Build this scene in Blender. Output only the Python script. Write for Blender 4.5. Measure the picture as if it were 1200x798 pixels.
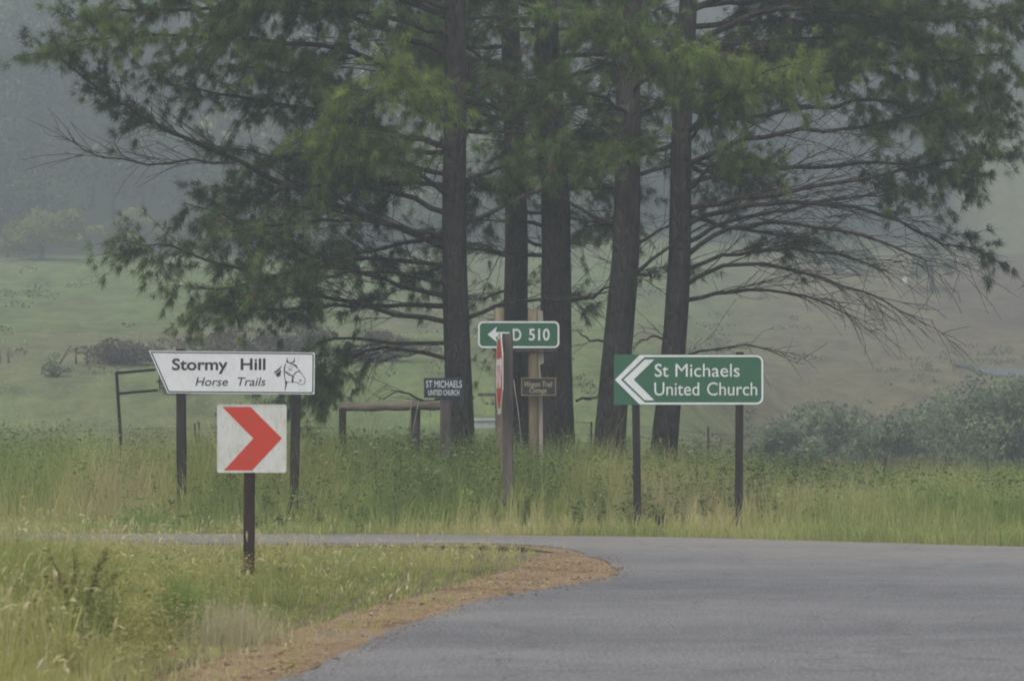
import bpy, math, random
import numpy as np
from mathutils import Vector, Matrix

# ------------------------------------------------------------------ clear
for o in list(bpy.data.objects):
    bpy.data.objects.remove(o)
S = bpy.context.scene
C = bpy.context.collection
R = math.radians
rng = np.random.default_rng(11)
random.seed(5)

# ------------------------------------------------------------------ camera
CAMZ, HOR, F = 1.35, 503.0, 3000.0          # eye height, horizon row and focal length in photo pixels
TH = math.atan((HOR - 399.0) / F)
cd = bpy.data.cameras.new('camera')
cam = bpy.data.objects.new('camera', cd)
C.objects.link(cam)
cam.location = (0, 0, CAMZ)
cam.rotation_euler = (R(90) + TH, 0, 0)
cd.sensor_fit = 'HORIZONTAL'
cd.sensor_width = 36.0
cd.lens = 36.0 * F / 1200.0
cd.clip_start = 0.1
cd.clip_end = 2000.0
cd.dof.use_dof = True
cd.dof.focus_distance = 37.0
cd.dof.aperture_fstop = 4.5
S.camera = cam

# ------------------------------------------------------------------ sky, sun, exposure
SUN_EL, SUN_AZ = R(62), R(205)
w = bpy.data.worlds.new('World')
S.world = w
w.use_nodes = True
nt = w.node_tree
bg = nt.nodes['Background']
sky = nt.nodes.new('ShaderNodeTexSky')
sky.sky_type = 'NISHITA'
sky.sun_disc = False
sky.sun_elevation = SUN_EL
sky.sun_rotation = SUN_AZ
sky.air_density = 1.0
sky.dust_density = 7.0
sky.ozone_density = 1.0
hs = nt.nodes.new('ShaderNodeHueSaturation')
hs.inputs['Saturation'].default_value = 0.30
nt.links.new(sky.outputs[0], hs.inputs['Color'])
nt.links.new(hs.outputs[0], bg.inputs[0])
bg.inputs[1].default_value = 0.10
sd = bpy.data.lights.new('sun', 'SUN')
sd.energy = 0.7
sd.angle = R(40)
sd.color = (1.0, 0.97, 0.93)
sun = bpy.data.objects.new('sun', sd)
C.objects.link(sun)
# the sky's rotation runs clockwise from +Y seen from above
sdir = Vector((math.sin(SUN_AZ) * math.cos(SUN_EL), math.cos(SUN_AZ) * math.cos(SUN_EL), math.sin(SUN_EL)))
sun.rotation_euler = sdir.to_track_quat('Z', 'Y').to_euler()
sun.location = (0, -20, 60)
vs = S.view_settings
vs.view_transform = 'Standard'
vs.look = 'None'
vs.exposure = 0.88
vs.gamma = 1.0
vs.use_curve_mapping = False
S.cycles.use_denoising = True
S.cycles.volume_bounces = 1
S.cycles.max_bounces = 5
S.cycles.diffuse_bounces = 4
S.cycles.glossy_bounces = 2
S.cycles.transmission_bounces = 3
S.cycles.filter_width = 1.9

# ------------------------------------------------------------------ helpers
def P(x, y, Y):
    """photo pixel at depth Y -> world point"""
    u, v = (x - 600.0) / F, (399.0 - y) / F
    c, s = math.cos(TH), math.sin(TH)
    d = Vector((u, c - v * s, s + v * c))
    return Vector((0, 0, CAMZ)) + d * (Y / d.y)

def sines(seed, n=9, lo=0.02, hi=0.2):
    g = np.random.default_rng(seed)
    a = g.uniform(0, 2 * np.pi, n); f = np.exp(g.uniform(np.log(lo), np.log(hi), n)); p = g.uniform(0, 6.28, n)
    amp = (lo / f) ** 0.6
    amp = amp / amp.sum()
    def fn(x, y):
        x = np.asarray(x, float); y = np.asarray(y, float)
        r = 0
        for i in range(n):
            r = r + amp[i] * np.sin(6.28 * f[i] * (x * np.cos(a[i]) + y * np.sin(a[i])) + p[i])
        return r * 1.6
    return fn
n_und = sines(1, 9, 0.008, 0.06)
n_mid = sines(2, 12, 0.03, 0.3)
n_fine = sines(3, 14, 0.15, 1.2)
n_patch = sines(4, 12, 0.05, 0.5)

def sstep(a, b, x):
    t = np.clip((x - a) / (b - a), 0, 1)
    return t * t * (3 - 2 * t)

def H(x, y):
    x = np.asarray(x, float); y = np.asarray(y, float)
    s = np.maximum(0, y - 58.0 - 37.0 * sstep(3, 13, x))
    rt = sstep(3, 13, x)
    z = (0.108 + 0.046 * rt) * s * sstep(0, 26, s)
    s2 = np.maximum(0, y - 186.0 - 16 * rt - 10 * n_und(x, y * 0))
    z = z + 0.34 * s2 * sstep(0, 30, s2)
    z = np.where(y > 385, z - 0.40 * np.maximum(0, y - 385), z)
    z = z + n_und(x, y) * sstep(60, 130, y) * 1.5 + n_mid(x, y) * sstep(60, 100, y) * 0.22
    # the land rises gently on both far sides too
    return z

def hit(px, py):
    """where the ray through a photo pixel meets the terrain (beyond 50 m)"""
    for Y in np.arange(50, 380, 0.5):
        p = P(px, py, Y)
        if p.z <= float(H(p.x, p.y)):
            return Vector((p.x, p.y, float(H(p.x, p.y))))
    return P(px, py, 380)

def link(o, parent=None):
    C.objects.link(o)
    if parent is not None:
        o.parent = parent
    return o

def empty(name, loc, label=None, cat=None, group=None, rz=0.0):
    o = bpy.data.objects.new(name, None)
    o.empty_display_size = 0.2
    o.location = loc
    o.rotation_euler = (0, 0, rz)
    link(o)
    tag(o, label, cat, group)
    return o

def tag(o, label=None, cat=None, group=None, kind=None):
    if label: o['label'] = label
    if cat: o['category'] = cat
    if group: o['group'] = group
    if kind: o['kind'] = kind
    return o

def mesh_obj(name, V, Fc, mat, parent=None, smooth=False):
    me = bpy.data.meshes.new(name)
    me.from_pydata([tuple(v) for v in V], [], [tuple(f) for f in Fc])
    me.validate()
    me.update()
    if smooth:
        me.polygons.foreach_set('use_smooth', [True] * len(me.polygons))
    me.materials.append(mat)
    return link(bpy.data.objects.new(name, me), parent)

def tri_obj(name, V, T, mat, parent=None, rnd=None, smooth=False, col=None):
    """big triangle (or quad) mesh straight from numpy arrays; rnd = one float for each face"""
    V = np.ascontiguousarray(V, dtype=np.float32)
    T = np.ascontiguousarray(T, dtype=np.int32)
    k = T.shape[1]
    me = bpy.data.meshes.new(name)
    me.vertices.add(len(V)); me.vertices.foreach_set('co', V.ravel())
    me.loops.add(T.size); me.loops.foreach_set('vertex_index', T.ravel())
    me.polygons.add(len(T)); me.polygons.foreach_set('loop_start', np.arange(0, T.size, k, dtype=np.int32))
    me.update(calc_edges=True)
    if rnd is not None:
        a = me.attributes.new('rnd', 'FLOAT', 'FACE')
        a.data.foreach_set('value', np.ascontiguousarray(rnd, dtype=np.float32))
    if col is not None:
        a = me.attributes.new('cover', 'FLOAT_COLOR', 'POINT')
        a.data.foreach_set('color', np.ascontiguousarray(col, dtype=np.float32).ravel())
    me.polygons.foreach_set('use_smooth', np.full(len(T), smooth, dtype=bool))
    me.materials.append(mat)
    return link(bpy.data.objects.new(name, me), parent)

# ------------------------------------------------------------------ materials
def mat_new(name):
    m = bpy.data.materials.new(name)
    m.use_nodes = True
    t = m.node_tree
    return m, t, t.nodes['Principled BSDF']

def ramp(t, stops, fac):
    r = t.nodes.new('ShaderNodeValToRGB')
    e = r.color_ramp.elements
    while len(e) < len(stops): e.new(0.5)
    for i, (p, c) in enumerate(stops):
        e[i].position = p; e[i].color = (c[0], c[1], c[2], 1)
    t.links.new(fac, r.inputs[0])
    return r.outputs[0]

def noise(t, scale, detail=4, rough=0.6, stretch=None, coord='Object'):
    tc = t.nodes.new('ShaderNodeTexCoord')
    n = t.nodes.new('ShaderNodeTexNoise')
    n.inputs['Scale'].default_value = scale
    n.inputs['Detail'].default_value = detail
    n.inputs['Roughness'].default_value = rough
    if stretch:
        mp = t.nodes.new('ShaderNodeMapping')
        mp.inputs['Scale'].default_value = stretch
        t.links.new(tc.outputs[coord], mp.inputs[0]); t.links.new(mp.outputs[0], n.inputs['Vector'])
    else:
        t.links.new(tc.outputs[coord], n.inputs['Vector'])
    return n.outputs['Fac']

def mixc(t, fac, a, b, mode='MIX'):
    m = t.nodes.new('ShaderNodeMix')
    m.data_type = 'RGBA'; m.blend_type = mode
    for sock, v in ((m.inputs[0], fac), (m.inputs[6], a), (m.inputs[7], b)):
        if hasattr(v, 'is_linked') or hasattr(v, 'links'): t.links.new(v, sock)
        elif isinstance(v, (int, float)): sock.default_value = v
        else: sock.default_value = (v[0], v[1], v[2], 1)
    return m.outputs[2]

def bump(t, b, height, strength=0.5, dist=0.01):
    n = t.nodes.new('ShaderNodeBump')
    n.inputs['Strength'].default_value = strength
    n.inputs['Distance'].default_value = dist
    t.links.new(height, n.inputs['Height'])
    t.links.new(n.outputs[0], b.inputs['Normal'])

def m_noise(name, c0, c1, scale=8, rough=0.8, stretch=None, bmp=0.3, dist=0.01, detail=5, lo=0.3, hi=0.7):
    m, t, b = mat_new(name)
    n = noise(t, scale, detail, 0.65, stretch)
    t.links.new(ramp(t, [(lo, c0), (hi, c1)], n), b.inputs['Base Color'])
    b.inputs['Roughness'].default_value = rough
    b.inputs['Specular IOR Level'].default_value = 0.25
    if bmp: bump(t, b, n, bmp, dist)
    return m

def m_leaf(name, stops, trans=0.3, rough=0.6):
    m, t, b = mat_new(name)
    at = t.nodes.new('ShaderNodeAttribute'); at.attribute_name = 'rnd'
    col = ramp(t, stops, at.outputs['Fac'])
    t.links.new(col, b.inputs['Base Color'])
    b.inputs['Roughness'].default_value = rough
    b.inputs['Specular IOR Level'].default_value = 0.2
    tr = t.nodes.new('ShaderNodeBsdfTranslucent'); t.links.new(col, tr.inputs[0])
    mx = t.nodes.new('ShaderNodeMixShader'); mx.inputs[0].default_value = trans
    t.links.new(b.outputs[0], mx.inputs[1]); t.links.new(tr.outputs[0], mx.inputs[2])
    t.links.new(mx.outputs[0], t.nodes['Material Output'].inputs['Surface'])
    return m

def m_paint(name, col, dirt=(0.25, 0.24, 0.2), amount=0.35, rough=0.45, scale=3.0):
    m, t, b = mat_new(name)
    n = noise(t, scale, 6, 0.7)
    n2 = noise(t, scale * 9, 3, 0.6, (1, 1, 0.25))
    f = ramp(t, [(0.46, (0, 0, 0)), (0.74, (amount,) * 3)], n)
    f2 = ramp(t, [(0.50, (0, 0, 0)), (0.74, (amount,) * 3)], n2)
    c = mixc(t, f, col, dirt)
    c = mixc(t, f2, c, dirt)
    t.links.new(c, b.inputs['Base Color'])
    b.inputs['Roughness'].default_value = rough
    return m

M = {}
M['white'] = m_paint('white sign paint', (0.79, 0.81, 0.84), (0.44, 0.42, 0.33), 0.22)
M['white_dirty'] = m_paint('weathered white sign paint', (0.68, 0.69, 0.68), (0.38, 0.35, 0.22), 0.45, 0.5, 4.0)
M['green'] = m_paint('green sign paint', (0.025, 0.13, 0.065), (0.07, 0.13, 0.09), 0.6)
M['black'] = m_paint('black sign print', (0.018, 0.018, 0.022), (0.06, 0.06, 0.06), 0.3)
M['red'] = m_paint('red sign paint', (0.60, 0.055, 0.032), (0.46, 0.08, 0.05), 0.35)
M['blue'] = m_paint('dark blue sign paint', (0.010, 0.030, 0.055), (0.03, 0.05, 0.06), 0.4)
M['cream'] = m_paint('cream lettering', (0.52, 0.46, 0.30), (0.35, 0.3, 0.2), 0.3)
M['gold'] = m_paint('ochre wood frame', (0.33, 0.24, 0.11), (0.16, 0.12, 0.07), 0.5)
M['back'] = m_paint('bare sign back', (0.20, 0.20, 0.20), (0.1, 0.09, 0.08), 0.5)
M['post_dark'] = m_noise('creosoted timber', (0.012, 0.010, 0.010), (0.050, 0.040, 0.036), 14, 0.85, (1, 1, 0.12), 0.6)
M['post_red'] = m_noise('stained timber', (0.018, 0.012, 0.011), (0.075, 0.048, 0.040), 16, 0.85, (1, 1, 0.12), 0.6)
M['post_grey'] = m_noise('weathered grey timber', (0.060, 0.050, 0.046), (0.17, 0.145, 0.135), 14, 0.9, (1, 1, 0.08), 0.7)
M['pole'] = m_noise('treated pine pole', (0.12, 0.096, 0.062), (0.31, 0.26, 0.175), 9, 0.85, (1, 1, 0.15), 0.5)
M['pale_wood'] = m_noise('pale split timber', (0.24, 0.215, 0.18), (0.46, 0.42, 0.35), 12, 0.9, (1, 1, 0.1), 0.6)
M['log'] = m_noise('weathered round log', (0.07, 0.055, 0.042), (0.34, 0.29, 0.22), 9, 0.9, (0.15, 1, 1), 0.6)
M['iron'] = m_noise('rusty dark iron', (0.010, 0.010, 0.011), (0.040, 0.032, 0.030), 18, 0.7, None, 0.3)
M['wire'] = m_noise('galvanised wire', (0.10, 0.10, 0.10), (0.22, 0.21, 0.20), 30, 0.6, None, 0.0)

def bark(name, c0, c1):
    m, t, b = mat_new(name)
    n = noise(t, 7.0, 8, 0.7, (1, 1, 0.22))
    n2 = noise(t, 1.3, 4, 0.6)
    tc = t.nodes.new('ShaderNodeTexCoord'); mp = t.nodes.new('ShaderNodeMapping')
    mp.inputs['Scale'].default_value = (1, 1, 0.30)
    vo = t.nodes.new('ShaderNodeTexVoronoi'); vo.feature = 'DISTANCE_TO_EDGE'; vo.inputs['Scale'].default_value = 11.0
    t.links.new(tc.outputs['Object'], mp.inputs[0]); t.links.new(mp.outputs[0], vo.inputs['Vector'])
    c = ramp(t, [(0.3, c0), (0.72, c1)], n)
    c = mixc(t, ramp(t, [(0.42, (0, 0, 0)), (0.72, (0.75, 0.75, 0.75))], n2), c, (c1[0] * 1.15, c1[1] * 1.4, c1[2] * 1.25))
    t.links.new(c, b.inputs['Base Color'])
    b.inputs['Roughness'].default_value = 0.95
    b.inputs['Specular IOR Level'].default_value = 0.1
    mx = t.nodes.new('ShaderNodeMath'); mx.operation = 'ADD'
    vr = ramp(t, [(0.0, (0, 0, 0)), (0.25, (1, 1, 1))], vo.outputs['Distance'])
    t.links.new(vr, mx.inputs[0]); t.links.new(n, mx.inputs[1])
    bump(t, b, mx.outputs[0], 0.9, 0.03)
    return m
M['bark'] = bark('pine bark', (0.020, 0.016, 0.016), (0.095, 0.076, 0.072))
M['twig'] = bark('pine branch bark', (0.028, 0.021, 0.018), (0.105, 0.078, 0.066))

M['needle'] = m_leaf('pine needles', [(0.0, (0.032, 0.058, 0.030)), (0.34, (0.075, 0.128, 0.050)), (0.62, (0.17, 0.250, 0.072)), (0.94, (0.33, 0.43, 0.11)), (1.0, (0.19, 0.12, 0.065))], 0.45)
M['grass'] = m_leaf('verge grass', [(0.0, (0.15, 0.20, 0.060)), (0.28, (0.31, 0.36, 0.110)), (0.55, (0.50, 0.50, 0.175)), (0.8, (0.62, 0.56, 0.27)), (1.0, (0.68, 0.62, 0.43))], 0.5)
M['tall_grass'] = m_leaf('tall verge grass', [(0.0, (0.13, 0.20, 0.065)), (0.38, (0.30, 0.39, 0.12)), (0.66, (0.50, 0.52, 0.19)), (0.88, (0.62, 0.57, 0.29)), (1.0, (0.66, 0.58, 0.38))], 0.5)
M['weed'] = m_leaf('verge weeds', [(0.0, (0.055, 0.095, 0.035)), (0.45, (0.15, 0.22, 0.070)), (0.85, (0.31, 0.39, 0.13)), (1.0, (0.30, 0.25, 0.12))], 0.4)
M['olive'] = m_leaf('olive weeds', [(0.0, (0.16, 0.18, 0.06)), (0.5, (0.33, 0.34, 0.11)), (0.85, (0.48, 0.44, 0.17)), (1.0, (0.42, 0.26, 0.14))], 0.5)
M['scrub_mix'] = m_leaf('meadow scrub', [(0.0, (0.07, 0.09, 0.045)), (0.5, (0.14, 0.16, 0.075)), (0.8, (0.20, 0.17, 0.10)), (1.0, (0.16, 0.11, 0.08))], 0.3)
M['lush'] = m_leaf('lush grass', [(0.0, (0.18, 0.27, 0.08)), (1.0, (0.42, 0.52, 0.16))], 0.5)
M['feather'] = m_leaf('feathery pale grass', [(0.0, (0.40, 0.38, 0.20)), (1.0, (0.66, 0.61, 0.43))], 0.5)
M['bush'] = m_leaf('bush leaves', [(0.0, (0.075, 0.11, 0.070)), (0.5, (0.17, 0.225, 0.125)), (1.0, (0.32, 0.37, 0.20))], 0.45)
M['tree_light'] = m_leaf('pale tree leaves', [(0.0, (0.10, 0.13, 0.04)), (1.0, (0.32, 0.32, 0.10))], 0.3)
M['brown_twigs'] = m_leaf('brown scrub twigs', [(0.0, (0.05, 0.042, 0.032)), (1.0, (0.13, 0.105, 0.075))], 0.1)
M['forest'] = m_leaf('hillside wood leaves', [(0.0, (0.012, 0.020, 0.010)), (0.40, (0.035, 0.055, 0.025)), (0.70, (0.15, 0.19, 0.07)), (1.0, (0.36, 0.38, 0.14))], 0.3)
M['petal'] = m_noise('white petals', (0.7, 0.7, 0.66), (0.8, 0.8, 0.78), 40, 0.6, None, 0)
M['stone'] = m_noise('pale stone', (0.45, 0.44, 0.42), (0.7, 0.69, 0.66), 6, 0.9, None, 0.5, 0.03)
M['slab'] = m_noise('pale concrete', (0.36, 0.38, 0.41), (0.52, 0.54, 0.57), 5, 0.9, None, 0.3)

# ------------------------------------------------------------------ ground, one sheet
def build_ground():
    xs = np.concatenate([np.linspace(-320, -75, 36)[:-1], np.linspace(-75, 75, 120)[:-1], np.linspace(75, 320, 36)])
    ys = np.concatenate([np.linspace(-150, 0, 16)[:-1], np.linspace(0, 60, 70)[:-1], np.linspace(60, 210, 110)[:-1], np.linspace(210, 450, 100)])
    X, Y = np.meshgrid(xs, ys)
    Z = H(X, Y)
    V = np.stack([X.ravel(), Y.ravel(), Z.ravel()], 1)
    nx, ny = len(xs), len(ys)
    i = np.arange(nx - 1)[None, :] + nx * np.arange(ny - 1)[:, None]
    T = np.stack([i, i + 1, i + 1 + nx, i + nx], -1).reshape(-1, 4)
    x, y = V[:, 0], V[:, 1]
    soil = np.array([0.135, 0.118, 0.070]); mead = np.array([0.122, 0.162, 0.068]); dry = np.array([0.134, 0.128, 0.078])
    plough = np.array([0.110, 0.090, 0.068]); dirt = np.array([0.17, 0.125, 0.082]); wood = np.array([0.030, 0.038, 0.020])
    col = np.tile(soil, (len(V), 1))
    def blend(c, wgt):
        return col * (1 - wgt[:, None]) + c * wgt[:, None]
    col = blend(mead, sstep(44, 60, y))
    col = blend(dry, sstep(-0.05, 0.6, n_patch(x * 0.35, y * 0.16)) * sstep(44, 70, y) * 0.75)
    # right-hand side of the valley: drier and browner
    u = x / np.maximum(y, 1)
    col = blend(dry * np.array([0.98, 0.86, 0.92]), sstep(0.03, 0.12, u) * sstep(50, 80, y) * sstep(230, 180, y) * 0.85)
    pw = sstep(0.150, 0.172, u + 0.012 * n_patch(x, y)) * sstep(136, 142, y + 3 * n_patch(x, y)) * sstep(205, 192, y + 4 * n_mid(x, y))
    col = blend(plough, pw)
    tr = np.exp(-((y - 100 - 1.5 * n_und(x * 3, y * 0) + 0.05 * x) / 0.8) ** 2) * sstep(2, -6, x) * 0.95
    col = blend(dirt, tr)
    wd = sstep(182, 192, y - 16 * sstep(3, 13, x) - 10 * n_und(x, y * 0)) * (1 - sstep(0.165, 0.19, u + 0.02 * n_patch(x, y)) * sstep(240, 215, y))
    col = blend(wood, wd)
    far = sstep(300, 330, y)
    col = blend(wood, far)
    col4 = np.concatenate([col, np.ones((len(V), 1))], 1)
    m, t, b = mat_new('ground cover')
    at = t.nodes.new('ShaderNodeAttribute'); at.attribute_name = 'cover'
    n = noise(t, 0.8, 8, 0.7, (1, 0.45, 1))
    n2 = noise(t, 6.0, 6, 0.7)
    v = ramp(t, [(0.30, (0.55, 0.52, 0.48)), (0.5, (1, 1, 1)), (0.72, (1.5, 1.42, 1.25))], n)
    v2 = ramp(t, [(0.3, (0.7, 0.7, 0.7)), (0.7, (1.3, 1.3, 1.25))], n2)
    c = mixc(t, 1.0, at.outputs['Color'], v, 'MULTIPLY')
    c = mixc(t, 1.0, c, v2, 'MULTIPLY')
    t.links.new(c, b.inputs['Base Color'])
    b.inputs['Roughness'].default_value = 0.95
    b.inputs['Specular IOR Level'].default_value = 0.1
    bump(t, b, n2, 0.2, 0.01)
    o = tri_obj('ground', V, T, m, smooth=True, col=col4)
    tag(o, kind='structure')
build_ground()

# ------------------------------------------------------------------ road and shoulder
def gnd(px, py):
    Y = CAMZ * F / (py - HOR)
    p = P(px, py, Y)
    return (p.x, Y)

def densify(pts, step):
    out = []
    for a, b in zip(pts[:-1], pts[1:]):
        n = max(1, int(math.hypot(b[0] - a[0], b[1] - a[1]) / step))
        for k in range(n):
            out.append((a[0] + (b[0] - a[0]) * k / n, a[1] + (b[1] - a[1]) * k / n))
    out.append(pts[-1])
    return out

def rough_line(pts, amp, step=0.12, seed=0):
    f = sines(30 + seed, 12, 0.25, 3.0)
    d = densify(pts, step)
    return [(x + amp * float(f(x, y)), y + amp * float(f(x + 31, y - 17))) for x, y in d]

def smooth_line(pts, it=2):
    for _ in range(it):
        q = [pts[0]]
        for a, b in zip(pts[:-1], pts[1:]):
            q.append((a[0] * .75 + b[0] * .25, a[1] * .75 + b[1] * .25)); q.append((a[0] * .25 + b[0] * .75, a[1] * .25 + b[1] * .75))
        q.append(pts[-1]); pts = q
    return pts

ISLAND = smooth_line([(-3.4, -60), (-2.9, -10), (-2.2, 6), (-1.55, 11.5)] + [gnd(*q) for q in ((330, 798), (390, 770), (450, 745), (520, 717), (585, 699), (640, 691), (690, 683), (722, 675), (716, 663), (690, 651), (655, 643), (600, 637.5))] + [(-2.0, 29.95), (-7, 29.8), (-20, 29.6), (-60, 30)], 2)
FAR = smooth_line([(-60, 33.2), (-20, 32.8), gnd(0, 627), gnd(300, 627), gnd(600, 628.5), gnd(870, 632.5), gnd(1200, 643), (8.5, 27.9), (13, 26.4), (22, 25.2), (60, 24.5)], 2)
INNER = smooth_line([(60, 17.6), (22, 18.2), (13, 18.4), (8.2, 16.8), (5.6, 12.5), (4.4, 4), (3.8, -10), (3.4, -60)], 2)

def sheet(name, poly, z, mat, skirt=0.0):
    import bmesh
    bm = bmesh.new()
    vs_ = [bm.verts.new((x, y, z)) for x, y in poly]
    f = bm.faces.new(vs_)
    bmesh.ops.triangulate(bm, faces=[f])
    if skirt:
        n = len(vs_)
        lo = [bm.verts.new((x, y, z - skirt)) for x, y in poly]
        for k in range(n):
            bm.faces.new((vs_[k], vs_[(k + 1) % n], lo[(k + 1) % n], lo[k]))
    bmesh.ops.recalc_face_normals(bm, faces=bm.faces)
    me = bpy.data.meshes.new(name); bm.to_mesh(me); bm.free()
    up = sum((p.normal.z * p.area for p in me.polygons))
    if up < 0: me.flip_normals()
    me.materials.append(mat)
    return tag(link(bpy.data.objects.new(name, me)), kind='structure')

def m_asphalt():
    m, t, b = mat_new('worn asphalt')
    big = noise(t, 0.16, 5, 0.6, (0.6, 1.6, 1))
    med = noise(t, 1.6, 6, 0.65)
    fine = noise(t, 42.0, 4, 0.75)
    c = ramp(t, [(0.32, (0.112, 0.111, 0.118)), (0.5, (0.158, 0.156, 0.161)), (0.68, (0.205, 0.200, 0.194))], big)
    c = mixc(t, 1.0, c, ramp(t, [(0.25, (0.82, 0.82, 0.82)), (0.75, (1.15, 1.15, 1.14))], med), 'MULTIPLY')
    c = mixc(t, 1.0, c, ramp(t, [(0.36, (0.40, 0.40, 0.43)), (0.5, (1, 1, 1)), (0.64, (1.75, 1.72, 1.68))], fine), 'MULTIPLY')
    # pale dust gathered along the outside of the bend, wheel polish on the lane
    tc = t.nodes.new('ShaderNodeTexCoord'); sp = t.nodes.new('ShaderNodeSeparateXYZ'); t.links.new(tc.outputs['Object'], sp.inputs[0])
    d = t.nodes.new('ShaderNodeMath'); d.operation = 'MULTIPLY_ADD'; d.inputs[1].default_value = 0.62
    t.links.new(sp.outputs[0], d.inputs[0]); t.links.new(sp.outputs[1], d.inputs[2])
    ad = t.nodes.new('ShaderNodeMath'); ad.operation = 'MULTIPLY_ADD'; ad.inputs[1].default_value = 3.0
    t.links.new(med, ad.inputs[0]); t.links.new(d.outputs[0], ad.inputs[2])
    mr = t.nodes.new('ShaderNodeMapRange'); mr.inputs['From Min'].default_value = 29.0; mr.inputs['From Max'].default_value = 33.6
    t.links.new(ad.outputs[0], mr.inputs[0])
    dust = ramp(t, [(0.0, (0, 0, 0)), (0.55, (0.75, 0.75, 0.75)), (0.8, (0.45, 0.45, 0.45)), (1.0, (0.65, 0.65, 0.65))], mr.outputs[0])
    c = mixc(t, dust, c, (0.24, 0.225, 0.205))
    # a fine network of sealed cracks
    vo = t.nodes.new('ShaderNodeTexVoronoi'); vo.feature = 'DISTANCE_TO_EDGE'; vo.inputs['Scale'].default_value = 0.42
    wv = t.nodes.new('ShaderNodeVectorMath'); wv.operation = 'ADD'
    nz = t.nodes.new('ShaderNodeTexNoise'); nz.inputs['Scale'].default_value = 1.4; nz.inputs['Detail'].default_value = 5
    t.links.new(tc.outputs['Object'], nz.inputs['Vector'])
    t.links.new(tc.outputs['Object'], wv.inputs[0]); t.links.new(nz.outputs['Color'], wv.inputs[1]); t.links.new(wv.outputs[0], vo.inputs['Vector'])
    ck = ramp(t, [(0.0, (0.42, 0.42, 0.42)), (0.012, (0, 0, 0))], vo.outputs['Distance'])
    c = mixc(t, ck, c, (0.06, 0.058, 0.058))
    t.links.new(c, b.inputs['Base Color'])
    b.inputs['Roughness'].default_value = 0.75
    b.inputs['Specular IOR Level'].default_value = 0.35
    bump(t, b, fine, 0.5, 0.004)
    return m
road_poly = rough_line(FAR, 0.07, 0.25, 1) + INNER + rough_line(ISLAND, 0.085, 0.07, 2)
sheet('road', road_poly, 0.022, m_asphalt(), 0.022)

SHOULDER_IN = smooth_line([(-4.4, -60), (-3.6, -10), (-3.0, 6), (-2.55, 11)] + [gnd(*q) for q in ((150, 815), (230, 778), (300, 752), (370, 733), (440, 712), (510, 692), (570, 675), (625, 658), (640, 648), (615, 641))] + [(-0.4, 29.6), (-4, 29.3), (-20, 29.1), (-60, 29.4)], 2)
def m_shoulder():
    m, t, b = mat_new('gravel shoulder')
    n = noise(t, 1.1, 7, 0.7); n2 = noise(t, 14, 6, 0.75); n3 = noise(t, 60, 3, 0.7)
    c = ramp(t, [(0.28, (0.12, 0.088, 0.060)), (0.42, (0.21, 0.150, 0.095)), (0.54, (0.28, 0.205, 0.130)), (0.68, (0.20, 0.180, 0.150))], n)
    c = mixc(t, 1.0, c, ramp(t, [(0.3, (0.6, 0.58, 0.55)), (0.7, (1.3, 1.28, 1.22))], n2), 'MULTIPLY')
    c = mixc(t, 1.0, c, ramp(t, [(0.35, (0.72, 0.7, 0.7)), (0.7, (1.35, 1.35, 1.3))], n3), 'MULTIPLY')
    t.links.new(c, b.inputs['Base Color']); b.inputs['Roughness'].default_value = 0.95
    b.inputs['Specular IOR Level'].default_value = 0.1
    bump(t, b, n2, 0.35, 0.006)
    return m
def resample(pts, n):
    p = np.array(pts, float); d = np.concatenate([[0], np.cumsum(np.hypot(*np.diff(p, axis=0).T))])
    t = np.linspace(0, d[-1], n)
    return np.stack([np.interp(t, d, p[:, 0]), np.interp(t, d, p[:, 1])], 1)

def halves(pts):
    k = max(range(len(pts)), key=lambda i: pts[i][0])
    return pts[:k + 1], pts[k:]

def strip(name, A, B, z, mat, jit=0.1, rows=3):
    """a band between two edge lines, its inner edge uneven"""
    f = sines(63, 12, 0.3, 2.5)
    B = B + np.stack([jit * f(B[:, 0], B[:, 1]), jit * f(B[:, 0] + 9, B[:, 1] - 4)], 1)
    L = [A + (B - A) * (i / rows) for i in range(rows + 1)]
    n = len(A)
    V = np.concatenate([np.concatenate([l, np.full((n, 1), z)], 1) for l in L])
    T = []
    for r in range(rows):
        i = np.arange(n - 1) + r * n
        T.append(np.stack([i, i + 1, i + 1 + n, i + n], 1))
    T = np.concatenate(T)
    o = tri_obj(name, V, T, mat)
    if o.data.polygons[len(T) // 4].normal.z < 0: o.data.flip_normals()
    return tag(o, kind='structure')
ia, ib = halves(ISLAND); sa, sb = halves(SHOULDER_IN)
SHO = m_shoulder()
under = np.array([0.0, 0.0])
A_ = np.concatenate([resample(ia, 420), resample(ib, 220)[1:]]); B_ = np.concatenate([resample(sa, 420), resample(sb, 220)[1:]])
out = A_ - B_; out /= np.linalg.norm(out, axis=1, keepdims=True) + 1e-9
strip('gravel_shoulder', A_ + out * 0.12, B_, 0.012, SHO, 0.10)
FA = resample([q for q in FAR if -60 < q[0] < 60], 420)
strip('far_shoulder', FA - np.array([0, 0.12]), FA + np.array([0.02, 0.42]), 0.009, SHO, 0.12, 2)

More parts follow.
